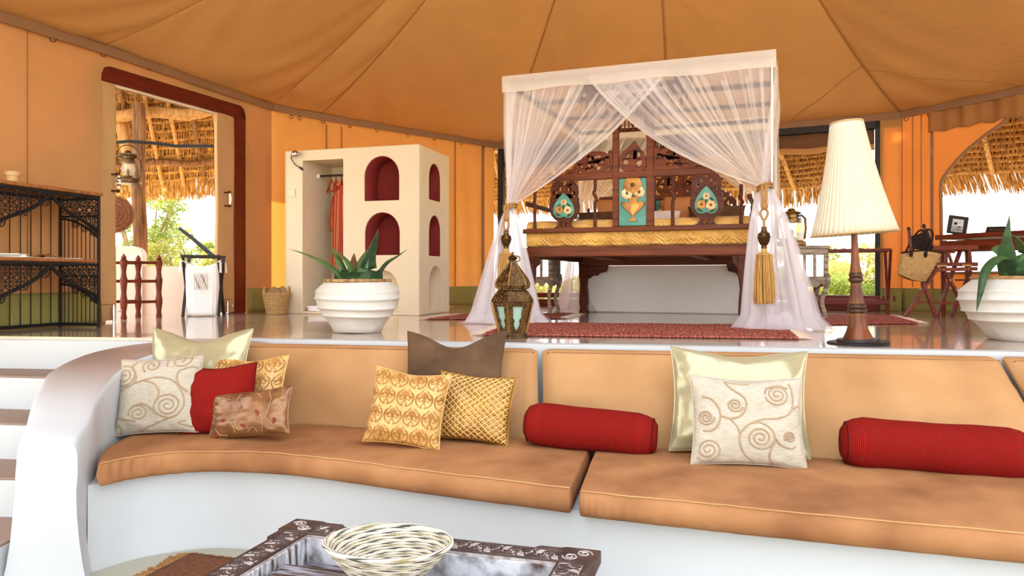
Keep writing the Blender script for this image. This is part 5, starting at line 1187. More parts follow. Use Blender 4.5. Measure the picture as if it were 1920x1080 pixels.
def drape(name, top, tie, w, folds, sag, amp, off, inner, m=m_net, bundle=.05, nrm=Vector((0, -1, 0)), nv=36, dirn=None, out=0.):
    """net gathered from a long top edge into the hand's width of a tie; overlapping pleats; the free edge sags"""
    def fn(u, v):
        k = folds
        uu = u + .9 / (2 * PI * k) * 1.25 * math.sin(2 * PI * k * u)                 # pleats fold back over themselves
        t = top(min(1.02, max(-.02, uu)))
        e = tie + (dirn or Vector((1, 0, 0))) * (uu - .5) * bundle
        vv = v
        p = t.lerp(e, vv)
        wgt = (uu if inner > 0 else 1 - uu)
        p.z -= sag * math.sin(PI * vv ** .8) * (.15 + .85 * max(0, wgt) ** 1.5)
        p += nrm * (amp * (1 - .55 * vv) * (math.cos(2 * PI * k * u) + .5 * math.sin(2 * PI * k * .37 * u)) * min(1, vv * 6) + off + out * math.sin(PI * vv))
        p += nrm * .02 * math.sin(9 * u + 4 * v) * math.sin(PI * vv)
        return p
    rnd = random.Random(len(name)); B = MB(); B.grid(fn, folds * 14, nv)
    for k in range(folds * 4):                                         # single folds that stand out as denser streaks
        u0 = rnd.random() * .97; w = .004 + .022 * rnd.random() ** 2; v0 = rnd.random() * .12; v1 = 1 - .25 * rnd.random() ** 2
        B.grid(lambda u, v: fn(min(1, u0 + w * u), v0 + (v1 - v0) * v) + nrm * (.006 + .004 * math.sin(u * PI)), 2, 24)
    return B.build(name, m, net, angle=3.0, fix=False)
xa = BF.px(1250, 150, -.02)[0]; xb = BF.px(1106, 150, -.02)[0]
lp_ = drape('left_curtain', lambda u: Vector((-e + (xa + e) * u, -.02, CHZ - .04)), TL, 0, 17, .12, .012, .0, 1)
rp_ = drape('right_curtain', lambda u: Vector((xb + (CWX + e - xb) * u, -.02, CHZ - .04)), TR, 0, 17, .17, .012, .018, -1)
for top0, tie, s, sg, off in ((Vector((xa, -.02, CHZ - .04)), TL, .12, 1, .018), (Vector((xb, -.02, CHZ - .04)), TR, .17, -1, .032)):
    def hem(u, v, top0=top0, tie=tie, s=s, off=off):
        p = top0.lerp(tie, v); p.z -= s * math.sin(PI * v ** .8) - .045 * (1 - v * .8) * (1 - u) * -1; p.y -= off + .01 * math.sin(v * 14); return p
    nb('hem_band', hem, 3, 40, m_nettop)
drape('left_side_curtain', lambda u: Vector((-e, .02 + 1.5 * u, CHZ)), TL, 0, 12, .1, .014, .0, 1, nrm=Vector((-1, 0, 0)))
drape('right_side_curtain', lambda u: Vector((CWX + e, .02 + 1.5 * u, CHZ)), TR, 0, 12, .1, .014, .0, 1, nrm=Vector((1, 0, 0)))
RL = Vector((.0, CLY + .03, 1.15)); RR = Vector((CWX, CLY + .03, 1.15))
drape('rear_left_curtain', lambda u: Vector((0 + 1.2 * u, CLY, CHZ)), RL, 0, 10, .12, .014, 0, 1, nrm=Vector((0, 1, 0)))
drape('rear_right_curtain', lambda u: Vector((1.13 + 1.2 * u, CLY, CHZ)), RR, 0, 10, .12, .014, 0, -1, nrm=Vector((0, 1, 0)))
def skirt_net(name, tie, foot, rx, ry, folds, seed, h_pool=.10, lean=(0, 0), m=m_netdense, wide=.85):
    """below the tie the bundle opens out and settles in folds on the floor"""
    def fn(u, v):
        a = 2 * PI * u; k = folds
        r = .10 + (1 - .10) * (v ** wide)
        fa = a + .95 / k * math.sin(k * a) * 1.1
        rr = (1 + (.10 + .16 * v) * math.cos(k * a) + .07 * math.sin(2.3 * k * a + seed))
        c = tie.lerp(foot, v ** .9)
        bul = 1 + .25 * max(0, v - .86) / .14 * (1 + .6 * math.sin(5 * a + seed))
        x = c.x + rx * r * rr * math.cos(fa) * bul; y = c.y + ry * r * rr * math.sin(fa) * bul
        z = tie.z + (foot.z - tie.z) * min(1, v * 1.045) + (h_pool * .5 * math.sin(3 * a + seed) * max(0, v - .88) / .12 * (1 - v) * 6 if v > .88 else 0)
        z += .02 * math.sin(7 * a + 11 * v) * v * v * (1 - v)
        return Vector((x, y, max(.008, z)))
    return nb(name, fn, folds * 16, 44, m)
fl = BF.px(940, 600, -.02)[0]; frx = BF.px(1466, 610, -.02)[0]
skirt_net('left_skirt', TL, Vector((fl + .02, .02, .0)), .29, .22, 11, 1.0, wide=.75)
skirt_net('right_skirt', TR, Vector((frx, .0, .0)), .26, .22, 11, 2.4, wide=.55)
skirt_net('rear_left_skirt', RL, Vector((.0, CLY + .02, .0)), .24, .2, 8, .4); skirt_net('rear_right_skirt', RR, Vector((CWX + .05, CLY, .0)), .24, .2, 8, 3.)
# pool of cloth where the skirts meet the floor
def pool(name, cx, cy, rx, ry, seed):
    def fn(u, v):
        a = 2 * PI * u; r = 1 - .12 * v + .10 * math.sin(5 * a + seed) + .05 * math.sin(11 * a)
        z = .012 + .10 * math.sin(PI * min(1, v * 1.0)) * (1 + .4 * math.sin(4 * a + seed) + .25 * math.sin(9 * a + 3 * v))
        return Vector((cx + rx * r * math.cos(a) * (1 - .4 * v), cy + ry * r * math.sin(a) * (1 - .4 * v), max(.006, z)))
    b = MB(); b.grid(fn, 120, 12, cu=True); b.build(name, m_netdense, net, angle=3.0, fix=False)
pool('pooled_hem', fl + .0, .0, .33, .26, .5); pool('pooled_hem', frx + .0, -.02, .29, .24, 1.9)
# ---- tie-backs with bead and tassel
def tieback(tie, zb_, ztas, label, s=1.0, fwd=.085):
    r = empty('tassel_tieback', bw(tie.x, tie.y - fwd, tie.z), BANG, label, 'tassel')
    b = MB()
    for dz in (.012, -.012): b.tube([(.055 * math.cos(a), (fwd - .01) + (fwd - .015) * math.sin(a), dz + .015 * math.cos(a)) for a in np.linspace(0, 2 * PI, 25)[:-1]], .011, 8, closed=True)
    b.build('rope_loop', m_rope, r)
    L1 = zb_ * .52
    b = MB()
    for x in (-.012, .014): b.tube(spline([(x, -.02, 0), (x * 1.1, -.03, -L1 * .5), (x * .5, -.025, -L1)], 5), .0105, 8)
    b.sphere((.003, -.025, -L1), .028, 10, 8); b.tube(spline([(0, -.025, -L1), (-.028, -.025, -L1 - .05), (0, -.025, -L1 - .105), (.028, -.025, -L1 - .05), (0, -.025, -L1)], 5), .009, 8)
    b.tube([(0, -.025, -L1 - .10), (0, -.025, -zb_)], .009, 8); b.build('hanging_cord', m_rope, r)
    b = MB(); z = -zb_; h = (ztas - zb_) * .9; b.lathe([(0, z), (.022, z), (.02, z - .02), (.026, z - .04), (.042, z - h * .28), (.048, z - h * .42), (.05, z - h * .44), (.05, z - h * .48), (.048, z - h * .5), (.042, z - h * .66), (.03, z - h * .8), (.02, z - h * .84), (.024, z - h * .9), (.02, z - h), (0, z - h)], 20, Matrix.Translation((0, -.025, 0))); b.build('turned_bead', m_bronze, r)
    b = MB(); zt = -ztas; b.lathe([(0, zt + .03), (.02, zt + .03), (.024, zt), (.05, zt - .02), (.064, zt - .03), (0, zt - .03)], 18, Matrix.Translation((0, -.025, 0))); b.build('tassel_cap', m_tassel, r)
    b = MB(); rnd = random.Random(4)
    for i in range(120):
        a = rnd.random() * 2 * PI; q = rnd.random() ** .5; r0, r1 = .058 * q, (.066 + .016 * rnd.random()) * q
        b.tube([(r0 * math.cos(a), -.025 + r0 * math.sin(a), zt - .02), (r1 * math.cos(a), -.025 + r1 * math.sin(a), zt - .2 * s), (r1 * 1.1 * math.cos(a + .1), -.025 + r1 * 1.1 * math.sin(a + .1), zt - (.37 + .03 * rnd.random()) * s)], .0052, 4)
    o = b.build('fringe', m_tassel, r); o['kind'] = 'stuff'
k6 = 6.05 / F
tieback(TR, (428 - 352) * k6, (473 - 352) * k6, 'gold rope tie-back with bronze bead and straw tassel at the right bed corner', 1.03, .17)
k7 = 6.85 / F
tieback(TL, (430 - 385) * k7, (468 - 385) * k7, 'gold rope tie-back with bronze bead and straw tassel at the left bed corner', .9)
# ---- bedside tables of limed wood, lamps and a bottle
def night_stand(loc, rz, h, label):
    r = empty('bedside_table', loc, rz, label, 'table'); w = .34
    for sx, sy_ in ((-1, -1), (1, -1), (-1, 1), (1, 1)):
        b = MB(); P = spline([(sx * .13, sy_ * .13, 0), (sx * .15, sy_ * .15, .05), (sx * .125, sy_ * .125, h * .25), (sx * .17, sy_ * .17, h * .5), (sx * .165, sy_ * .165, h * .62)], 5)
        b.tube(P, [.026 - .004 * math.sin(PI * i / (len(P) - 1)) for i in range(len(P))], 8); b.build('leg', m_gwash, r)
    b = MB(); b.box((0, 0, h - .015), (w + .04, w + .04, .03)); b.box((0, 0, h - .045), (w + .01, w + .01, .03)); b.build('top', m_gwash, r, bevel=.006)
    b = MB(); b.box((0, 0, h - .20), (w - .02, w - .02, .29)); b.build('carcass', m_gwash, r, bevel=.004)
    for a in range(4):
        R_ = Matrix.Rotation(a * PI / 2, 4, 'Z')
        b = MB(); b.plate([(-.165, h - .345), (.165, h - .345), (.165, h - .06), (-.165, h - .06)], [[(-.135, h - .31), (-.06, h - .31), (-.06, h - .09), (-.135, h - .09)], [(-.035, h - .31), (.035, h - .31), (.035, h - .09), (-.035, h - .09)], [(.06, h - .31), (.135, h - .31), (.135, h - .09), (.06, h - .09)]], .018, lambda x, z, d: R_ @ Vector((x, -.178 + d, z))); b.build('panel_frame', m_gwash, r, bevel=.003)
        ap_ = [(-.165, h - .345), (.165, h - .345), (.165, h - .42)] + [(.165 - .33 * t, h - .37 - .045 * abs(math.cos(3 * PI * t))) for t in np.linspace(.08, .92, 19)] + [(-.165, h - .42)]
        b = MB(); b.plate(ap_, (), .014, lambda x, z, d: R_ @ Vector((x, -.174 + d, z))); b.build('scalloped_apron', m_gwash, r, bevel=.003)
        for x in (-.0975, 0, .0975):
            b = MB(); b.box((0, 0, 0), (.07, .004, .215), R_ @ Matrix.Translation((x, -.163, h - .20))); b.build('mirror_pane', m_chrome, r)
    return r
nr = bw(2.60, 1.75, 0); hN = .735
night_stand(nr, BANG + .2, hN, 'grey limed bedside table with mirrored panels right of the bed')
nl = bw(-.22, 1.75, 0)
night_stand(nl, BANG, hN, 'grey limed bedside table with carved legs behind the left net skirt')
kk = nr.y / F
q = at(1484, 465, nr.y - .0); hurricane('oil_lamp', Vector((q.x, q.y, hN)), 74 * kk, 'brass oil lamp with glass chimney beside the bottle on the bedside table', m_brass, bail=False, rz=BANG)
q = at(1499, 465, nr.y - .06)
wb = empty('wine_bottle', (q.x, q.y, hN), 0, 'pale wine bottle with blue foil neck on the right bedside table', 'bottle'); s = 58 * kk / .32
b = MB(); b.lathe([(0, 0), (.038 * s, 0), (.04 * s, .01 * s), (.04 * s, .18 * s), (.03 * s, .22 * s), (.017 * s, .25 * s), (.0145 * s, .31 * s), (0, .31 * s)], 24); b.build('glass_body', m_wineg, wb)
b = MB(); b.lathe([(.0155 * s, .235 * s), (.0165 * s, .25 * s), (.0155 * s, .32 * s), (0, .322 * s)], 20); b.build('foil_neck', m_blue, wb)
b = MB(); b.lathe([(.0165 * s, .285 * s), (.0168 * s, .29 * s), (.0168 * s, .3 * s), (.0163 * s, .302 * s)], 20); b.build('neck_band', m_paper, wb)
b = MB(); b.grid(lambda u, v: (.0405 * s * math.cos(-2.6 + 2.1 * u), .0405 * s * math.sin(-2.6 + 2.1 * u), (.06 + .08 * v) * s), 14, 2); b.build('label_paper', m_paper, wb)
hurricane('oil_lamp', Vector((nl.x, nl.y, hN)), .34, 'brass oil lamp glimpsed behind the left net on the other bedside table', m_brass, bail=False, rz=BANG)
# ================================================================== right-hand side: luggage rack, chair, bag, desk
def bars(b, pts, w, h=None, up=(0, 0, 1)): b.beam(pts[0], pts[1], w, h or w, up)
RA, RBv = at(1526, 520, 9.05), at(1668, 520, 8.75); RA.z = RBv.z = 0
lr = empty('luggage_rack', RA, math.atan2(RBv.y - RA.y, RBv.x - RA.x), 'folding wooden luggage rack with webbing straps below the rear window', 'luggage rack'); LR = (RBv - RA).length
for x in (.02, LR - .02):
    for s in (-1, 1):
        b = MB(); b.beam((x + s * .012, s * .19, 0), (x + s * .012, -s * .19, .74), .024, .034, (1, 0, 0)); b.build('crossed_leg', m_mahog, lr, bevel=.004)
for s in (-1, 1):
    b = MB(); b.beam((0, s * .19, .735), (LR, s * .19, .735), .03, .035); b.build('top_rail', m_mahog, lr, bevel=.005)
    b = MB(); b.beam((.02, s * .145, .13), (LR - .02, s * .145, .13), .022, .06); b.build('bottom_rail', m_mahog, lr, bevel=.005)
for i in range(4):
    x = .14 + i * (LR - .28) / 3; b = MB(); b.grid(lambda u, v: (x + .055 * (v - .5), -.2 + .4 * u, .757 - .03 * math.sin(PI * u)), 12, 1); b.build('webbing_strap', m_tanp, lr, solid=.003)
def CHp(cx, cy, d): return at(1660 + cx / 4.908, 380 + cy / 4.908, d)
DN, DFr = 7.72, 8.02
chb = CHp(480, 1000, 7.85); chb.z = 0
ch = empty('folding_chair', chb, 0, 'folding mahogany safari chair with brass hinges and dark leather back', 'chair')
def cp(name, segs, w, m=m_mahog, h=None):
    b = MB()
    for a, c in segs: b.beam(a, c, w, h or w, (0, 1, 0.01))
    return b.build(name, m, ch, world=True, bevel=.005)
def G0(p, q):
    """run the leg on along its own line until it stands on the floor"""
    d = p - q; k = (q.z - .004) / -d.z; return q + d * k
for n_, (a, c, d) in enumerate((((215, 1000), (470, 610), DN), ((450, 1020), (345, 730), DN), ((490, 1000), (690, 440), DFr), ((742, 990), (560, 650), DN + .1), ((628, 1003), (790, 630), DFr))):
    cp('leg', [(G0(CHp(*a, d), CHp(*c, d)), CHp(*c, d))], .03, h=.045)
cp('leg', [(CHp(345, 730, DN), CHp(300, 600, DN))], .03, h=.04)
cp('stretcher', [(CHp(290, 912, DN), CHp(725, 930, DN))], .022); cp('stretcher', [(CHp(640, 712, DFr), CHp(730, 712, DFr))], .018)
cp('seat_rail', [(CHp(465, 568, DN), CHp(845, 566, DN))], .04, h=.042); cp('seat_rail', [(CHp(450, 618, DN), CHp(840, 608, DN))], .04, h=.045)
cp('seat_rail', [(CHp(480, 568, DFr), CHp(840, 570, DFr))], .04, h=.06)
b = MB(); q = [CHp(470, 560, DN), CHp(845, 558, DN), CHp(840, 560, DFr), CHp(480, 562, DFr)]; b.add(q, [(0, 1, 2, 3)]); b.build('leather_seat', m_leather, ch, world=True, solid=.008)
cp('arm', [(CHp(435, 418, DN), CHp(850, 410, DN))], .05, h=.028); cp('arm', [(CHp(440, 442, DFr), CHp(640, 445, DFr))], .05, h=.024)
for a, c, d in (((772, 420), (785, 555), DN), ((560, 450), (560, 552), DFr), ((575, 450), (610, 552), DN)): cp('arm_post', [(CHp(*a, d), CHp(*c, d))], .026)
for a, c, d in (((215, 250), (250, 640), DN), ((355, 222), (470, 640), DFr - .05)):
    cp('back_post', [(CHp(*a, d), CHp(*c, d))], .03)
    b = MB(); b.sphere(CHp(a[0], a[1] - 6, d), .019, 10, 6, (1, 1, 1.3)); b.build('finial', m_dark, ch, world=True)
b = MB(); b.grid(lambda u, v: CHp(212 + (390 - 212) * u + 50 * v * u, 312 - 62 * u ** 1.5 + (130 - (30 * (1 - u))) * v + 60 * u * v, DN + .22 * u - .03 * math.sin(PI * u)), 14, 10); b.build('leather_back', m_leather, ch, world=True, solid=.012)
for cx, cy in ((520, 580), (750, 577)):
    b = MB(); p = CHp(cx, cy, DN - .028); b.box(p, (.10, .006, .022)); b.build('brass_hinge', m_brass, ch, world=True, bevel=.002)
    for dx in (-22, 14):
        b = MB(); b.sphere(CHp(cx + dx, cy + 30, DN - .026), .006, 8, 5); b.build('screw', m_chrome, ch, world=True)
for cx, cy, d in ((322, 798, DN - .03), (658, 800, DN + .06), (598, 712, DN + .06)):
    b = MB(); b.sphere(CHp(cx, cy, d), .009, 8, 5); b.build('bolt', m_chrome, ch, world=True)
# straw bag
bgd = 7.66; pc = CHp(310, 730, bgd); bagE = empty('straw_bag', pc, 0, 'woven straw tote bag with black leather handles hung on the folding chair', 'bag'); Mi = wm(bagE).inverted()
TLb, TRb, BLb, BRb = (150, 462), (520, 470), (112, 650), (372, 722)
def bagf(u, v):
    a = 2 * PI * u; s = (math.cos(a) + 1) / 2
    x = (BLb[0] + (BRb[0] - BLb[0]) * s) * (1 - v) + (TLb[0] + (TRb[0] - TLb[0]) * s) * v
    y = (BLb[1] + (BRb[1] - BLb[1]) * s + 26 * math.sin(PI * s)) * (1 - v) + (TLb[1] + (TRb[1] - TLb[1]) * s - 22 * math.sin(PI * s)) * v
    th = .085 * (1 - .25 * v) * (.45 + .55 * min(1, v * 4))
    k = 1 + .02 * math.sin(v * 150)
    return Mi @ (CHp(x, y, bgd) + Vector((0, th * math.sin(a) * k, 0)))
b = MB(); b.grid(bagf, 64, 90, cu=True); lo = [bagf(i / 64, 0) for i in range(64)]; b.add(lo, [tuple(range(64))])
b.build('woven_body', m_straw, bagE, angle=2.5, solid=.004)
b = MB(); b.tube([bagf(i / 48, 1.0) for i in range(48)], .009, 6, closed=True); b.build('rim_binding', m_leather, bagE)
for dy in (-.075, .06):
    b = MB(); b.tube([Mi @ (CHp(x, y, bgd) + Vector((0, dy, 0))) for x, y in spline([(200, 480), (225, 430), (280, 330), (340, 255), (385, 262), (400, 300), (380, 380), (350, 440), (325, 490)], 6)], .0095, 6); hn_ = b.build('handle', m_leather, bagE)
    b = MB()
    for x, y in ((200, 475), (332, 480)): b.sphere(Mi @ (CHp(x, y, bgd) + Vector((0, dy * 1.05, 0))), .022, 8, 6, (.9, .5, 1.4))
    b.build('handle_tab', m_leather, bagE)
# desk
D0 = at(1752, 441, 8.22); DF_ = Frame((D0.x, D0.y, 0), (.42, -.907, 0)); zt = D0.z
dk = empty('writing_desk', DF_.o, DF_.ang, 'long dark mahogany writing desk under the arched window', 'desk')
b = MB(); b.box((1.3, .26, zt - .026), (2.6, .52, .052)); b.build('top', m_mahog, dk, bevel=.01)
b = MB(); b.box((1.3, .03, zt - .125), (2.5, .03, .11)); b.box((1.3, .47, zt - .125), (2.5, .03, .11)); b.box((.06, .26, zt - .125), (.03, .45, .11)); b.build('apron', m_mahog, dk, bevel=.006)
b = MB(); b.box((1.3, .26, zt + .002), (2.3, .40, .006)); b.build('leather_inlay', m_leather, dk, bevel=.002)
for x, y in ((.07, .05), (.07, .46), (2.5, .05), (2.5, .46)):
    b = MB(); b.lathe([(.018, 0), (.022, .05), (.02, .1), (.03, .5), (.034, .56), (.026, .6), (.034, zt - .16), (.034, zt - .06)], 12, Matrix.Translation((x, y, 0))); b.build('leg', m_mahog, dk)
# picture frame and tent card on the desk
q = at(1793, 445, 8.08); pf_ = empty('picture_frame', (q.x, q.y, zt + .006), -.35, 'dark wood picture frame with two prints leaning on the desk', 'picture frame')
w_, h_ = 33 * 8.08 / F, 36 * 8.08 / F; R_ = Matrix.Rotation(-.25, 4, 'X') @ Matrix.Rotation(.18, 4, 'Y')
b = MB(); b.plate([(-w_ / 2, 0), (w_ / 2, 0), (w_ / 2, h_), (-w_ / 2, h_)], [[(-w_ * .28, h_ * .12), (w_ * .28, h_ * .12), (w_ * .28, h_ * .82), (-w_ * .28, h_ * .82)]], .016, lambda x, z, d: R_ @ Vector((x, d, z))); b.build('wooden_frame', m_dark, pf_, bevel=.003)
b = MB(); b.plate([(-w_ * .3, h_ * .1), (w_ * .3, h_ * .1), (w_ * .3, h_ * .84), (-w_ * .3, h_ * .84)], (), .004, lambda x, z, d: R_ @ Vector((x, .008 + d, z))); b.build('paper_mount', m_paper, pf_)
m_print = mat('grey_print', srgb(190, 186, 180), .6, col2=srgb(60, 52, 48), vs=60, bump=0)
for z0_, z1_, mm_ in ((.16, .46, m_print), (.54, .78, mat('pale_print', srgb(224, 222, 218), .6, col2=srgb(180, 178, 176), vs=70, bump=0))):
    b = MB(); b.plate([(-w_ * .24, h_ * z0_), (w_ * .24, h_ * z0_), (w_ * .24, h_ * z1_), (-w_ * .24, h_ * z1_)], (), .003, lambda x, z, d: R_ @ Vector((x, .004 + d, z))); b.build('print', mm_, pf_)
b = MB(); b.beam((0, .02, h_ * .6), (0, .11, .0), .03, .004); b.build('easel_leg', m_dark, pf_)
q = at(1868, 432, 7.75); tcd = empty('tent_card', (q.x, q.y, zt + .006), -.3, 'small dark folded tent card with gold lettering on the desk', 'sign')
b = MB(); b.add([(-.095, -.03, 0), (.095, -.03, 0), (.095, .03, 0), (-.095, .03, 0), (-.085, 0, .058), (.085, 0, .058)], [(0, 1, 5, 4), (2, 3, 4, 5), (1, 2, 5), (3, 0, 4), (0, 3, 2, 1)]); b.build('card', m_leather, tcd, smooth=False)
b = MB(); rnd = random.Random(2)
for i in range(11):
    x = -.06 + i * .0115; b.tube([(x, -.0245 + .002, .014), (x + .003, -.017, .03 + .006 * rnd.random()), (x + .008, -.022, .018)], .0013, 4)
b.build('gold_lettering', m_gilt, tcd)
# ================================================================== seat and back cushions
SZ, SB = -.505, -.622
def seat(name, Fp, Bp, label, e0=.05, e1=.05):
    f = spline(Fp, 8); bk_ = spline(Bp, 8); n = min(len(f), len(bk_)); N = 150
    def P(L, t): k = t * (len(L) - 1); i = min(int(k), len(L) - 2); return np.array(L[i]) * (1 - (k - i)) + np.array(L[i + 1]) * (k - i)
    prof = []                                                        # (across 0 front..1 back, height)
    for a in np.linspace(-PI / 2, PI / 2, 9): prof.append((.035 - .05 * math.cos(a) * 1.0, .5 + .5 * math.sin(a)))
    for t in np.linspace(.1, .9, 14): prof.append((t, 1.0))
    for a in np.linspace(PI / 2, -PI / 2, 7): prof.append((.975 + .03 * math.cos(a), .5 + .5 * math.sin(a)))
    for t in np.linspace(.9, .1, 5): prof.append((t, 0))
    K = len(prof)
    def fn(u, v):
        t = v; ff, bb = P(f, t), P(bk_, t); a, h = prof[int(round(u * K)) % K]
        en = 1.0
        for s, e_ in ((t, e0 / 3), (1 - t, e1 / 3)):
            if s < e_: en = min(en, math.sqrt(max(.0, 1 - (1 - s / e_) ** 2)))
        hh = .5 + (h - .5) * (.15 + .85 * en); aa = .5 + (a - .5) * (.9 + .1 * en)
        p = ff + (bb - ff) * aa; z = SB + (SZ - SB) * hh
        if h > .6: z += (.010 * math.sin(PI * min(1, max(0, a))) * en + .007 * noise.noise((p[0] * 3.1, p[1] * 3.1, 0)) + .004 * noise.noise((p[0] * 8, p[1] * 8, 4)))
        # creases along the front where the bench curves
        if a < .05:
            cr_ = math.exp(-((t - .16) / .13) ** 2) if e0 > .06 else .25
            d = .006 * cr_ * math.sin(t * 170 + 2 * math.sin(h * 3)) + .004 * noise.noise((p[0] * 9, h * 2, 2))
            p = p - (bb - ff) / np.linalg.norm(bb - ff) * d
        return (p[0], p[1], z)
    mp = np.mean(f, 0); r = empty(name, (float(mp[0]), float(mp[1]) + .3, SB), 0, label, 'cushion', 'tan seat cushions of the bench')
    b = MB(); b.grid(fn, K, N, cu=True)
    for v in (0, 1): c = [fn(i / K, v) for i in range(K)]; b.add(c, [tuple(range(K))])
    b.build('pad', m_suede, r, world=True, angle=1.6)
    ip = 7
    b = MB(); b.tube([Vector(fn(ip / K, v)) + Vector((0, -.002, .002)) for v in np.linspace(.012, .988, 120)], .0042, 5); b.build('piping', m_suede2, r, world=True)
    return r
seat('seat_cushion', [(-2.06, 3.70), (-1.93, 3.87), (-1.64, 3.98), (-1.30, 3.94), (-1.0, 3.84), (-.41, 3.56), (.10, 3.34), (.262, 3.265)], [(-2.10, 3.78), (-2.22, 4.15), (-2.18, 4.52), (-1.9, 4.74), (-1.3, 4.70), (-.4, 4.45), (.25, 4.24), (.455, 4.17)], 'long curved tan suede seat cushion on the left of the bench', .07, .05)
seat('seat_cushion', [(.285, 3.23), (.42, 3.18), (.66, 3.09), (1.06, 2.95), (1.88, 2.68), (3.0, 2.32), (3.9, 2.05)], [(.475, 4.16), (.62, 4.12), (1.0, 4.02), (1.7, 3.80), (2.6, 3.54), (3.6, 3.22), (4.3, 3.0)], 'tan suede seat cushion on the right of the bench', .05, .05)
def backrest(x0, x1, label, bend=0):
    N = 60; T = .13
    def bot(x): return min(4.77 - .30 * (x + 1.36), edge_y(x) - .30)
    def top(x): return edge_y(x) - .205
    mid = (x0 + x1) / 2
    r = empty('back_cushion', (mid, bot(mid), SZ), 0, label, 'cushion', 'tan back cushions of the bench')
    prof = []
    for t in np.linspace(0, 1, 12): prof.append((0.0, t))
    for a in np.linspace(0, PI, 8)[1:-1]: prof.append(((1 - math.cos(a)) / 2, 1 + .055 * math.sin(a)))
    for t in np.linspace(1, 0, 6): prof.append((1.0, t))
    K = len(prof)
    def fn(u, v):
        d, t = prof[int(round(u * K)) % K]
        en = 1
        for s in (v, 1 - v):
            if s < .02: en = min(en, math.sqrt(max(0, 1 - (1 - s / .02) ** 2)))
        x = x0 + (x1 - x0) * v
        x += (.012 * (1 - 2 * v)) * (0 if .1 < v < .9 else 0)
        tt = min(t, 1.06); yb, yt = bot(x), top(x)
        y = yb + (yt - yb) * tt; dd = .5 + (d - .5) * (.25 + .75 * en)
        bulge = -.022 * math.sin(PI * min(1, tt)) * math.sin(PI * v) ** .4 if d == 0 else 0
        y += T * dd + bulge + (.006 * noise.noise((x * 4, tt * 4, 1)) if d == 0 else 0)
        z = SZ - .03 + (.492) * tt - (.015 * (1 - en) if t > .8 else 0)
        return (x, y, z)
    b = MB(); b.grid(fn, K, N, cu=True)
    for v in (0, 1): b.add([fn(i / K, v) for i in range(K)], [tuple(range(K))])
    b.build('pad', m_suede2, r, world=True, angle=1.6)
    b = MB(); b.tube([fn(12 / K, v) for v in np.linspace(.01, .99, 60)], .004, 5); b.build('piping', m_suede, r, world=True)
backrest(-2.12, .155, 'tan suede back cushion at the left of the bench, behind three pillows')
backrest(.185, 2.67, 'wide tan suede back cushion behind both red bolsters on the right')
backrest(2.70, 4.2, 'tan back cushion cut by the right edge of the photo')
# ================================================================== scatter pillows
def pillow(label, px, py, d, pw_, ph_, m, tilt=.3, yaw=-.2, roll=0., T=.15, ear=.07, chop=0., cat='pillow', quilt=0., seed=0, edge=None, nseg=44):
    c = at(px, py, d); w, hc = pw_ * d / F / max(.8, math.cos(yaw)), ph_ * d / F
    zt_, zb_ = c.z + hc / 2, -.502 + w / 2 * abs(math.sin(roll)) * .75                     # the lower edge rests on the seat
    c.z = (zt_ + zb_) / 2; h = (zt_ - zb_) / math.cos(tilt)
    r = empty('scatter_pillow', c, 0, label, cat); r.rotation_mode = 'XYZ'
    R = Matrix.Rotation(yaw, 4, 'Z') @ Matrix.Rotation(-tilt, 4, 'X') @ Matrix.Rotation(roll, 4, 'Y'); r.rotation_euler = R.to_euler('XYZ')
    def f(x, y, s=-1, off=0.):
        ax, ay = 1 - x * x, 1 - y * y
        dd = (max(0, 1 - abs(x) ** 3.2) * max(0, 1 - abs(y) ** 3.2)) ** .55
        X = w / 2 * x * (1 - ear * ay * (abs(x) ** 2)); Z = h / 2 * y * (1 - ear * ax * (abs(y) ** 2))
        Z -= chop * h * max(0, y) ** 2 * math.exp(-(x / .55) ** 2)
        rim = max(abs(x), abs(y))
        wr = .014 * noise.noise((x * 2.2 + seed, y * 2.2, s)) + .006 * rim ** 3 * math.sin((math.atan2(y, x)) * 17 + seed * 3) * (1 - rim ** 4) + .004 * noise.noise((x * 6 + seed, y * 6, s))
        Y = s * (T / 2 * dd + off) + wr * min(1, dd * 2)
        if quilt and s < 0:
            n_ = quilt; Y -= .009 * min(1, dd * 2) * abs(math.sin(PI * (x + y) * n_ / 2) * math.sin(PI * (x - y) * n_ / 2)) ** .5
        return Vector((X, Y, Z))
    b = MB(); n = nseg if not quilt else 96
    # denser near the seam
    k = lambda t: math.sin((2 * t - 1) * PI / 2)
    b.grid(lambda u, v: f(k(u), k(v), -1), n, n); b.grid(lambda u, v: f(k(1 - u), k(v), 1), n, n)
    b.build('cover', m, r, angle=2.2)
    ed = [f(x, -1) for x in np.linspace(-1, 1, 30)] + [f(1, y) for y in np.linspace(-1, 1, 30)][1:] + [f(x, 1) for x in np.linspace(1, -1, 30)][1:] + [f(-1, y) for y in np.linspace(1, -1, 30)][1:-1]
    b = MB(); b.tube(ed, .0045, 5, closed=True); b.build('edge_seam', edge or m, r)
    return r, f
def cords(r, f, lines, rad, m, name, off=.0015, n=4, stuff=False, flat=1.0):
    b = MB()
    for l in lines:
        l = [q for q in l if abs(q[0]) <= .985 and abs(q[1]) <= .985]
        if len(l) > 1: b.tube([f(x, y, -1, off) for x, y in l], rad, n, flat=flat)
    o = b.build(name, m, r, angle=3)
    if stuff: o['kind'] = 'stuff'
    return o
def uvmap(x0, y0, x1, y1): return lambda l: [(2 * (x - x0) / (x1 - x0) - 1, 1 - 2 * (y - y0) / (y1 - y0)) for x, y in l]
def clipspl(pts, n=8): return spline(pts, n)
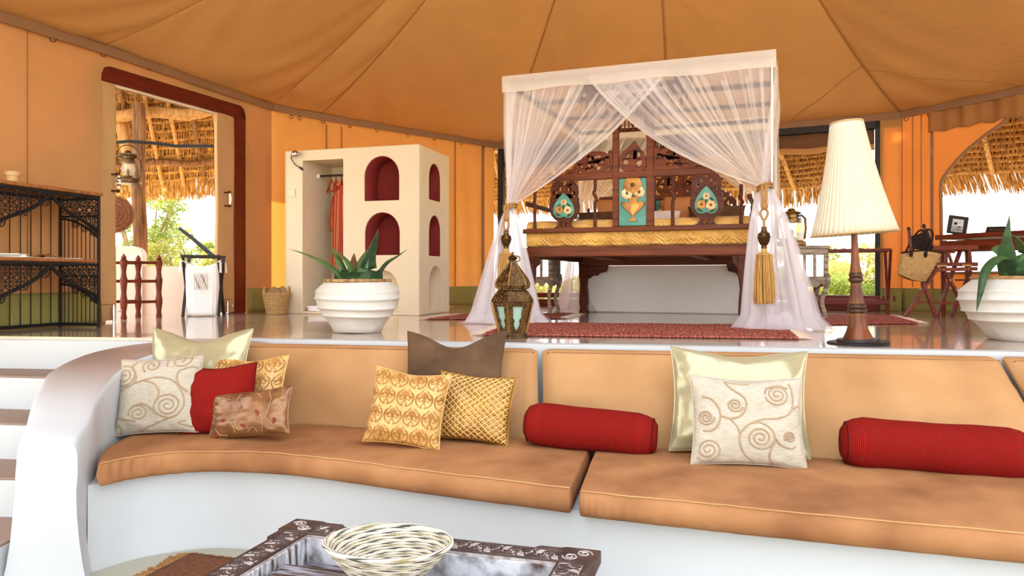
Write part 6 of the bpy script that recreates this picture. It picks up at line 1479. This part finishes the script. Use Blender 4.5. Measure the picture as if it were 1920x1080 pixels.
# left group
pillow('sage green satin pillow standing at the back of the left group', 368, 706, 4.66, 196, 178, m_sage, .30, -.05, 0, .14, .09, .10, seed=1)
r, f = pillow('gold damask pillow half hidden behind the red one, left group', 462, 738, 4.55, 152, 138, m_damask, .3, -.2, -.03, .14, .08, .05, seed=2)
def damask(r, f, nx=3, ny=3):
    L = []; L2 = []
    for j in range(-1, ny + 1):
        for i in range(nx + 1):
            cx = -1 + (i + (.5 if j % 2 else 0)) * 2 / nx; cy = -1 + (j + .5) * 2 / ny; s = .62 / nx
            for a in (-1.15, -.75, -.38, 0, .38, .75, 1.15):
                ln = s * (1.15 - .28 * abs(a)); L2.append([(cx + ln * t * math.sin(a), cy + ln * t * math.cos(a) * 1.1 + .02 * math.sin(PI * t)) for t in np.linspace(.15, 1, 6)])
            for sg in (-1, 1):
                L.append([(cx + sg * x, y + cy) for x, y in spiral(s * .92, s * .05, s * .30, s * .05, PI * 1.2, -1.6 , 20)])
                L.append([(cx + sg * x * s, cy + y * s) for x, y in spline([(0.02, .1), (.30, -.25), (.75, -.45), (.95, -.25)], 5)]); L.append([(cx + sg * x * s, cy + y * s) for x, y in spline([(.02, -.1), (.16, -.8), (.42, -1.15), (.2, -1.5)], 5)])
                L.append([(cx + sg * x * s, cy + y * s) for x, y in spline([(.2, -1.5), (.8, -1.25), (1.25, -.6), (1.3, .2), (.9, .9), (.35, 1.5)], 5)])
                L.append([(cx + sg * x * s, cy + y * s) for x, y in spline([(.35, -1.5), (1.0, -1.15), (1.42, -.5), (1.45, .3), (1.1, .9)], 5)])
    cords(r, f, L, .0026, m_damask2, 'damask_scrolls', .0003, 4, True); cords(r, f, L2, .0052, m_damask2, 'damask_leaves', -.002, 5, True)
damask(r, f, 4, 4)
r, f = pillow('square cream linen pillow with corded scrolls beside the bench arm', 299, 749, 4.40, 158, 152, m_linen, .28, -.05, -.06, .15, .06, seed=3)
U = uvmap(700, 245, 1170, 730)
def spl(cx, cy, R, a0, turns, ex=1.): return [(cx + (x - cx) * ex, y) for x, y in spiral(cx, cy, R, R * .12, a0, turns, 40)]
left_scroll = [spl(748, 365, 78, -2.2, 2.3), spl(908, 298, 52, 2.2, 1.8), spl(1062, 268, 78, 2.6, 1.8), spl(1020, 562, 76, 2.6, 2.4), spl(858, 602, 56, 2.9, 2.0),
               clipspl([(735, 455), (800, 425), (880, 395), (960, 383), (1040, 410), (1090, 480), (1108, 560), (1080, 620), (1020, 640), (965, 610), (944, 566)]), clipspl([(826, 365), (826, 400), (800, 430)]), clipspl([(880, 400), (940, 425), (970, 480), (950, 545)]),
               clipspl([(735, 625), (790, 640), (850, 655)]), clipspl([(862, 716), (920, 690), (1000, 655), (1080, 625)]), clipspl([(800, 330), (790, 290), (810, 268)]), clipspl([(1160, 330), (1130, 320), (1070, 345), (1060, 380), (1070, 430), (1120, 480)]), clipspl([(730, 650), (755, 690), (745, 725)]), clipspl([(1120, 660), (1080, 675), (1150, 700)]),
               clipspl([(726, 480), (745, 530), (738, 580)]), clipspl([(802, 600), (820, 560), (880, 545), (930, 575), (965, 615)])]
cords(r, f, [U(l) for l in left_scroll], .0048, m_cord, 'scroll_cording', .001, 6)
pillow('plain red corded pillow in the left group', 410, 756, 4.38, 146, 138, m_red, .26, -.2, -.10, .15, .05, .03, seed=4)
r, f = pillow('small brown satin pillow embroidered with rust flowers, in front of the left group', 469, 779, 4.24, 164, 92, m_mocha, .34, -.28, -.13, .12, .07, .02, seed=5)
U = uvmap(1228, 412, 1746, 708)
vines = [clipspl([(1440, 430), (1432, 480), (1455, 520), (1470, 560), (1440, 600), (1445, 660), (1470, 680)]), clipspl([(1620, 410), (1630, 460), (1650, 500), (1640, 560), (1630, 610), (1660, 640)]), clipspl([(1310, 450), (1350, 465), (1385, 470), (1360, 490)]), clipspl([(1550, 440), (1575, 460), (1580, 480)]),
         clipspl([(1340, 620), (1390, 610), (1425, 650), (1430, 690)]), clipspl([(1560, 575), (1600, 600), (1605, 650), (1590, 690)]), clipspl([(1700, 420), (1712, 470), (1700, 520), (1720, 560)]), clipspl([(1250, 480), (1290, 520), (1330, 530)]), clipspl([(1290, 650), (1320, 690), (1370, 700)]), clipspl([(1250, 560), (1280, 580), (1275, 620)]), clipspl([(1500, 690), (1540, 660), (1560, 690)])]
cords(r, f, [U(l) for l in vines], .0018, m_stitchl, 'vine_stitching', .001, 4)
for i, (x, y) in enumerate(((1352, 612), (1480, 655), (1565, 580), (1672, 630), (1290, 685))):
    cu, cv = U([(x, y)])[0]; cords(r, f, [[(cu + .07 * t * math.sin(a), cv + .13 * t * math.cos(a)) for t in np.linspace(.0, 1, 5)] for a in np.linspace(-1.3, 1.3, 6) + i * .5], .006, m_rust, 'stitched_flower', -.003, 5)
for i, (x, y) in enumerate(((1465, 535), (1650, 508), (1280, 590), (1545, 660), (1275, 490), (1470, 455), (1655, 435), (1380, 470))):
    cu, cv = U([(x, y)])[0]; cords(r, f, [[(cu + .065 * t * math.sin(a) + .01 * math.sin(5 * t), cv + .12 * t * math.cos(a)) for t in np.linspace(.25, 1, 6)] for a in np.linspace(0, 5.6, 7) + i] + [[(cu + .02 * math.cos(a), cv + .036 * math.sin(a)) for a in np.linspace(0, 6.28, 10)]], .0018, m_stitch, 'outlined_flower', .001, 4)
# middle group
pillow('chocolate brown velvet pillow at the back of the middle group', 850, 706, 4.42, 192, 168, m_velvet, .28, -.22, -.02, .15, .08, .14, seed=6)
r, f = pillow('quilted bronze satin pillow with pale gold lattice, middle group', 888, 775, 4.20, 146, 142, m_lat, .30, -.22, .07, .15, .07, .02, quilt=11, seed=7)
N_ = 11; lines = []
for k in range(-N_, N_ + 1):
    c = 2 * k / N_
    for sg in (1, -1): lines.append([(x, sg * (c - x)) for x in np.linspace(max(-.98, c - .98), min(.98, c + .98), 40)])
cords(r, f, lines, .0030, m_latc, 'lattice_ribbon', .0055, 4, True)
r, f = pillow('gold damask pillow standing in front of the lattice pillow, middle group', 764, 772, 4.05, 146, 150, m_damask, .28, -.16, .10, .15, .08, .03, seed=8)
damask(r, f, 4, 4)
# right group
pillow('large sage satin pillow behind the cream scroll pillow on the right', 1384, 768, 3.93, 246, 222, m_sage, .30, -.2, .02, .17, .08, .05, seed=9)
r, f = pillow('cream linen pillow with corded scrolls in front of the big sage pillow', 1400, 802, 3.68, 206, 186, m_linen, .28, -.12, .015, .15, .07, .02, seed=10)
U = uvmap(212, 236, 770, 735)
right_scroll = [spl(634, 338, 64, 2.9, -2.4), spl(424, 405, 40, .3, 2.0), spl(276, 478, 44, 0, 2.2), spl(540, 582, 66, .2, 2.4), spl(690, 572, 32, 2.5, 2.1), spl(288, 655, 66, 2.4, -2.4),
                clipspl([(380, 262), (400, 300), (440, 335), (470, 365), (480, 405), (455, 460), (405, 482), (350, 470)]), clipspl([(260, 362), (310, 380), (345, 430), (347, 490), (315, 545), (262, 552)]), clipspl([(395, 482), (430, 525), (440, 560)]),
                clipspl([(698, 272), (712, 310), (718, 380), (695, 440), (640, 470), (560, 480), (495, 505), (448, 555), (442, 610), (465, 675), (512, 718)]), clipspl([(718, 415), (745, 400)]), clipspl([(495, 505), (545, 500), (595, 535), (610, 590), (590, 645), (585, 690), (606, 728)]), clipspl([(608, 575), (640, 615), (690, 632), (720, 620)]),
                clipspl([(390, 262), (440, 272), (500, 270)]), clipspl([(570, 335), (585, 300), (640, 282), (690, 300)])]
cords(r, f, [U(l) for l in right_scroll], .0046, m_cord, 'scroll_cording', .001, 6)
def bolster(label, px, py, d, length, rad, yaw, roll, seed):
    c = at(px, py, d); L = length * d / F / math.cos(yaw); R = rad * d / F
    r = empty('bolster', c, 0, label, 'bolster', 'red bolsters on the bench'); r.rotation_euler = (0, roll, yaw)
    prof = []
    for t in np.linspace(0, 1, 9): prof.append((-L / 2 + .05 * R * (1 - t) + 0, R * .86 * t))
    pr = [(R * .2, -L / 2), (R * .55, -L / 2 + .0), (R * .80, -L / 2 + .02), (R * .93, -L / 2 + .055)] + [(R * (1.0 + .02 * math.sin(7 * t + seed)), -L / 2 + .10 + (L - .2) * t) for t in np.linspace(0, 1, 26)] + [(R * .93, L / 2 - .055), (R * .80, L / 2 - .02), (R * .55, L / 2), (R * .2, L / 2)]
    b = MB(); b.lathe([(0.0001, pr[0][1])] + pr + [(.0001, pr[-1][1])], 48, Matrix.Rotation(PI / 2, 4, 'Y'))
    b.v = [(p[0], p[1] * (1 + .015 * math.sin(p[0] * 30)), p[2] * (.96 if p[2] < 0 else 1) + .006 * noise.noise((p[0] * 5, p[1] * 5, seed))) for p in b.v]
    for i, q in enumerate(b.uv): b.uv[i] = (q[1] * 2.2, q[0])
    b.build('cover', m_redb, r, angle=2)
    b = MB()
    for s in (-1, 1): b.tube([(s * (L / 2 - .022), R * .80 * math.cos(a), R * .79 * math.sin(a)) for a in np.linspace(0, 2 * PI, 37)[:-1]], .005, 5, closed=True)
    b.build('end_piping', m_redb, r)
bolster('red corded bolster in the middle of the bench, across the cushion joint', 1106, 806, 4.02, 240, 41, -.26, .055, 0)
bolster('larger red corded bolster at the right end of the bench', 1751, 842, 3.60, 312, 49, -.27, .025, 2)
# ================================================================== coffee table, bowl and brown rug in the pit
TZ = -.595; TO = Vector((-.886, 3.10, 0)); tux = Vector((1.18, -.35, 0)); TLn = tux.length; tang = math.atan2(tux.y, tux.x)
tb = empty('coffee_table', (TO.x, TO.y, -1.06), tang, 'carved whitewashed dark wood coffee table with a sunken top', 'table')
TD = 1.05; H = TZ + 1.06; rw = .105
def tbox(name, x0, x1, y0, y1, z0, z1, m, bevel=.006): b = MB(); b.box(((x0 + x1) / 2, -(y0 + y1) / 2, (z0 + z1) / 2), (x1 - x0, y1 - y0, z1 - z0)); return b.build(name, m, tb, bevel=bevel)
rails = [('back', 0, TLn, 0, rw), ('front', 0, TLn, TD - rw, TD), ('left', 0, rw, rw, TD - rw), ('right', TLn - rw, TLn, rw, TD - rw)]
cv_lines = lambda: None
for nm, x0, x1, y0, y1 in rails:
    tbox('top_rail', x0, x1, y0, y1, H - .045, H - .004, m_limed)
    b = MB(); lx = x1 - x0 > y1 - y0; Ln = (x1 - x0) if lx else (y1 - y0); n = int(Ln / .062)
    def mp(s, t, h=0): return (x0 + s, -(y0 + rw * t), H - .004 + h) if lx else (x0 + rw * t, -(y0 + s), H - .004 + h)
    for i in range(n):
        s = (i + .5) * Ln / n; sg = 1 if i % 2 else -1
        for q in (-1, 1):
            b.tube([mp(s + x_ * .9, .5 + sg * q * .0 + y_ / rw) for x_, y_ in spiral(q * .016, sg * q * .018, .024, .004, PI * (q < 0) , 2.1 * sg, 22)], .0030, 5)
        b.tube([mp(s + .031 * t, .5 + .38 * sg * math.cos(t * PI)) for t in np.linspace(-1, 1, 12)], .0032, 5)
        b.tube([mp(s + .028 * t, .5 - .36 * sg * math.cos(t * PI * .5)) for t in np.linspace(-1, 1, 8)], .0034, 5)
    for t in (.04, .96): b.tube([mp(0, t, -.001), mp(Ln, t, -.001)], .006, 5)
    b.build('carved_scrolls', m_tdark, tb)
for x0 in (0, TLn):
    for y0 in (0, TD):
        sx = 1 if x0 == 0 else -1; sy_ = 1 if y0 == 0 else -1
        b = MB(); b.plate([(-.03, -.03), (.10, -.03), (.125, -.015), (.20, -.015), (.215, 0), (rw, 0), (rw, rw), (0, rw), (0, .215), (-.015, .20), (-.015, .125), (-.03, .10)], (), .05, lambda x, y, d: (x0 + sx * x, -(y0 + sy_ * y), H - .047 + d)); b.build('corner_block', m_tdark, tb, bevel=.004)
        b = MB()
        for q in (-1, 1): b.tube([(x0 + sx * (.045 + x_), -(y0 + sy_ * (.045 + y_)), H + .003) for x_, y_ in spiral(q * .022, q * .02, .03, .006, PI * (q < 0), 1.6, 18)], .0035, 5)
        b.build('corner_carving', m_limed, tb)
        b = MB(); cx, cy = x0 + sx * .04, -(y0 + sy_ * .04); b.lathe([(.03, 0), (.045, .02), (.045, .06), (.03, .09), (.05, .16), (.055, .24), (.035, .30), (.05, .34), (.055, H - .05)], 16, Matrix.Translation((cx, cy, 0))); b.build('leg', m_tdark, tb)
for nm, x0, x1, y0, y1 in (('b', rw - .01, TLn - rw + .01, rw - .012, rw + .004), ('f', rw - .01, TLn - rw + .01, TD - rw - .004, TD - rw + .012), ('l', rw - .012, rw + .004, rw, TD - rw), ('r', TLn - rw - .004, TLn - rw + .012, rw, TD - rw)):
    tbox('inner_wall', x0, x1, y0, y1, H - .125, H - .02, m_twhite, .003)
tbox('apron', .02, TLn - .02, .015, .035, H - .16, H - .045, m_tdark); tbox('apron', .015, .035, .02, TD - .02, H - .16, H - .045, m_tdark); tbox('apron', TLn - .035, TLn - .015, .02, TD - .02, H - .16, H - .045, m_tdark); tbox('apron', .02, TLn - .02, TD - .035, TD - .015, H - .16, H - .045, m_tdark)
npk = 8
for i in range(npk):
    y0 = rw + i * (TD - 2 * rw) / npk; tbox('plank', rw, TLn - rw, y0 + .003, y0 + (TD - 2 * rw) / npk - .003, H - .14 - .003 * (i % 2), H - .115, m_tboard if i not in (1, 2) else m_tdark, .004)
tbox('raised_panel', rw + .03, TLn - rw - .03, rw + .20, TD - rw - .12, H - .12, H - .045, m_tboard, .006)
for q in range(4): tbox('panel_board', rw + .05, TLn - rw - .05, rw + .23 + q * .115, rw + .34 + q * .115, H - .05, H - .041, m_twhite if q % 2 else m_tboard, .003)
b = MB()
for i in range(22):
    x = rw + .06 + i * (TLn - 2 * rw - .12) / 21; b.box((x, -(rw + .199), H - .08), (.016, .008, .04))
b.build('bar_carving', m_tdark, tb)
b = MB(); b.tube([(.44 + .022 * math.cos(a), -(rw + .10 + .012 * math.sin(a)), H - .11 + .004) for a in np.linspace(0, 2 * PI, 20)[:-1]], .004, 6, closed=True); b.sphere((.44, -(rw + .088), H - .108), .01, 8, 5); b.build('brass_ring_pull', m_brass, tb)
# bowl
q = at(726, 1030, 2.56); bo = empty('woven_bowl', (q.x, q.y, TZ - .043), .4, 'shallow coiled grass bowl with black and tan swirls on the coffee table', 'bowl', rot=(-.05, .05, .4))
b = MB(); R0, R1, Hb, n = .06, .211, .125, 19
for i in range(n + 1):
    t = i / n; rr = R0 + (R1 - R0) * t ** .8; z = .018 + Hb * (t ** 1.25)
    b.tube([(rr * math.cos(a), rr * math.sin(a), z) for a in np.linspace(0, 2 * PI, 73)[:-1]], .0062, 6, closed=True)
b.lathe([(0, .008), (.06, .010), (.066, .018)], 40); b.lathe([(.002, .018), (.06, .019)], 40); b.lathe([(R0 + (R1 - R0) * (i / 20) ** .8, .018 + Hb * (i / 20) ** 1.25) for i in range(21)][:-1] + [(R1, .018 + Hb)] , 64, cap=False); b.build('coiled_wall', m_bowl, bo)
b = MB(); b.tube([((R1 + .004) * math.cos(a), (R1 + .004) * math.sin(a), .018 + Hb + .006) for a in np.linspace(0, 2 * PI, 73)[:-1]], .0085, 8, closed=True); rm_ = b.build('rim_coil', m_bowl, bo)
b = MB(); b.lathe([(.07, -.012), (.075, .0), (.06, .012), (.05, .012)], 32); b.build('foot_ring', m_bowl, bo)
# rug under the table
A_, B_, C2, D_ = Vector((-1.70, 3.96, -1.06)), Vector((.45, 3.32, -1.06)), Vector((.15, 2.3, -1.06)), Vector((-2.0, 2.95, -1.06))
rg = empty('brown_rug', A_, math.atan2(B_.y - A_.y, B_.x - A_.x), 'brown woven rug with knotted fringe under the coffee table', 'rug'); Mi = wm(rg).inverted(); a, b2, c, d = [Mi @ v for v in (A_, B_, C2, D_)]
m = MB(); m.grid(lambda u, v: tuple(a.lerp(b2, u).lerp(d.lerp(c, u), v) + Vector((0, 0, .012 + .003 * math.sin(u * 50) * math.sin(v * 30)))), 50, 30); m.build('woven_field', m_rugb, rg, solid=.014)
m = MB(); rnd = random.Random(8)
for (s, e_, o) in ((a, d, Vector((-1, .1, 0))), (b2, c, Vector((1, 0, 0))), (a, b2, Vector((0, 1, 0)))):
    n = int((e_ - s).length / .022)
    for i in range(n):
        q = s.lerp(e_, (i + .5) / n) + Vector((0, 0, .014)); L = (.06 + .03 * rnd.random()) * (1 if o.y < .5 else .25); w = Vector((-o.y, o.x, 0)) * rnd.uniform(-.02, .02)
        m.tube([q, q + o * L * .4 + w * .3, q + o * L + w - Vector((0, 0, .008))], [.010, .007, .011], 5)
o = m.build('fringe', m_fringe, rg); o['kind'] = 'stuff'
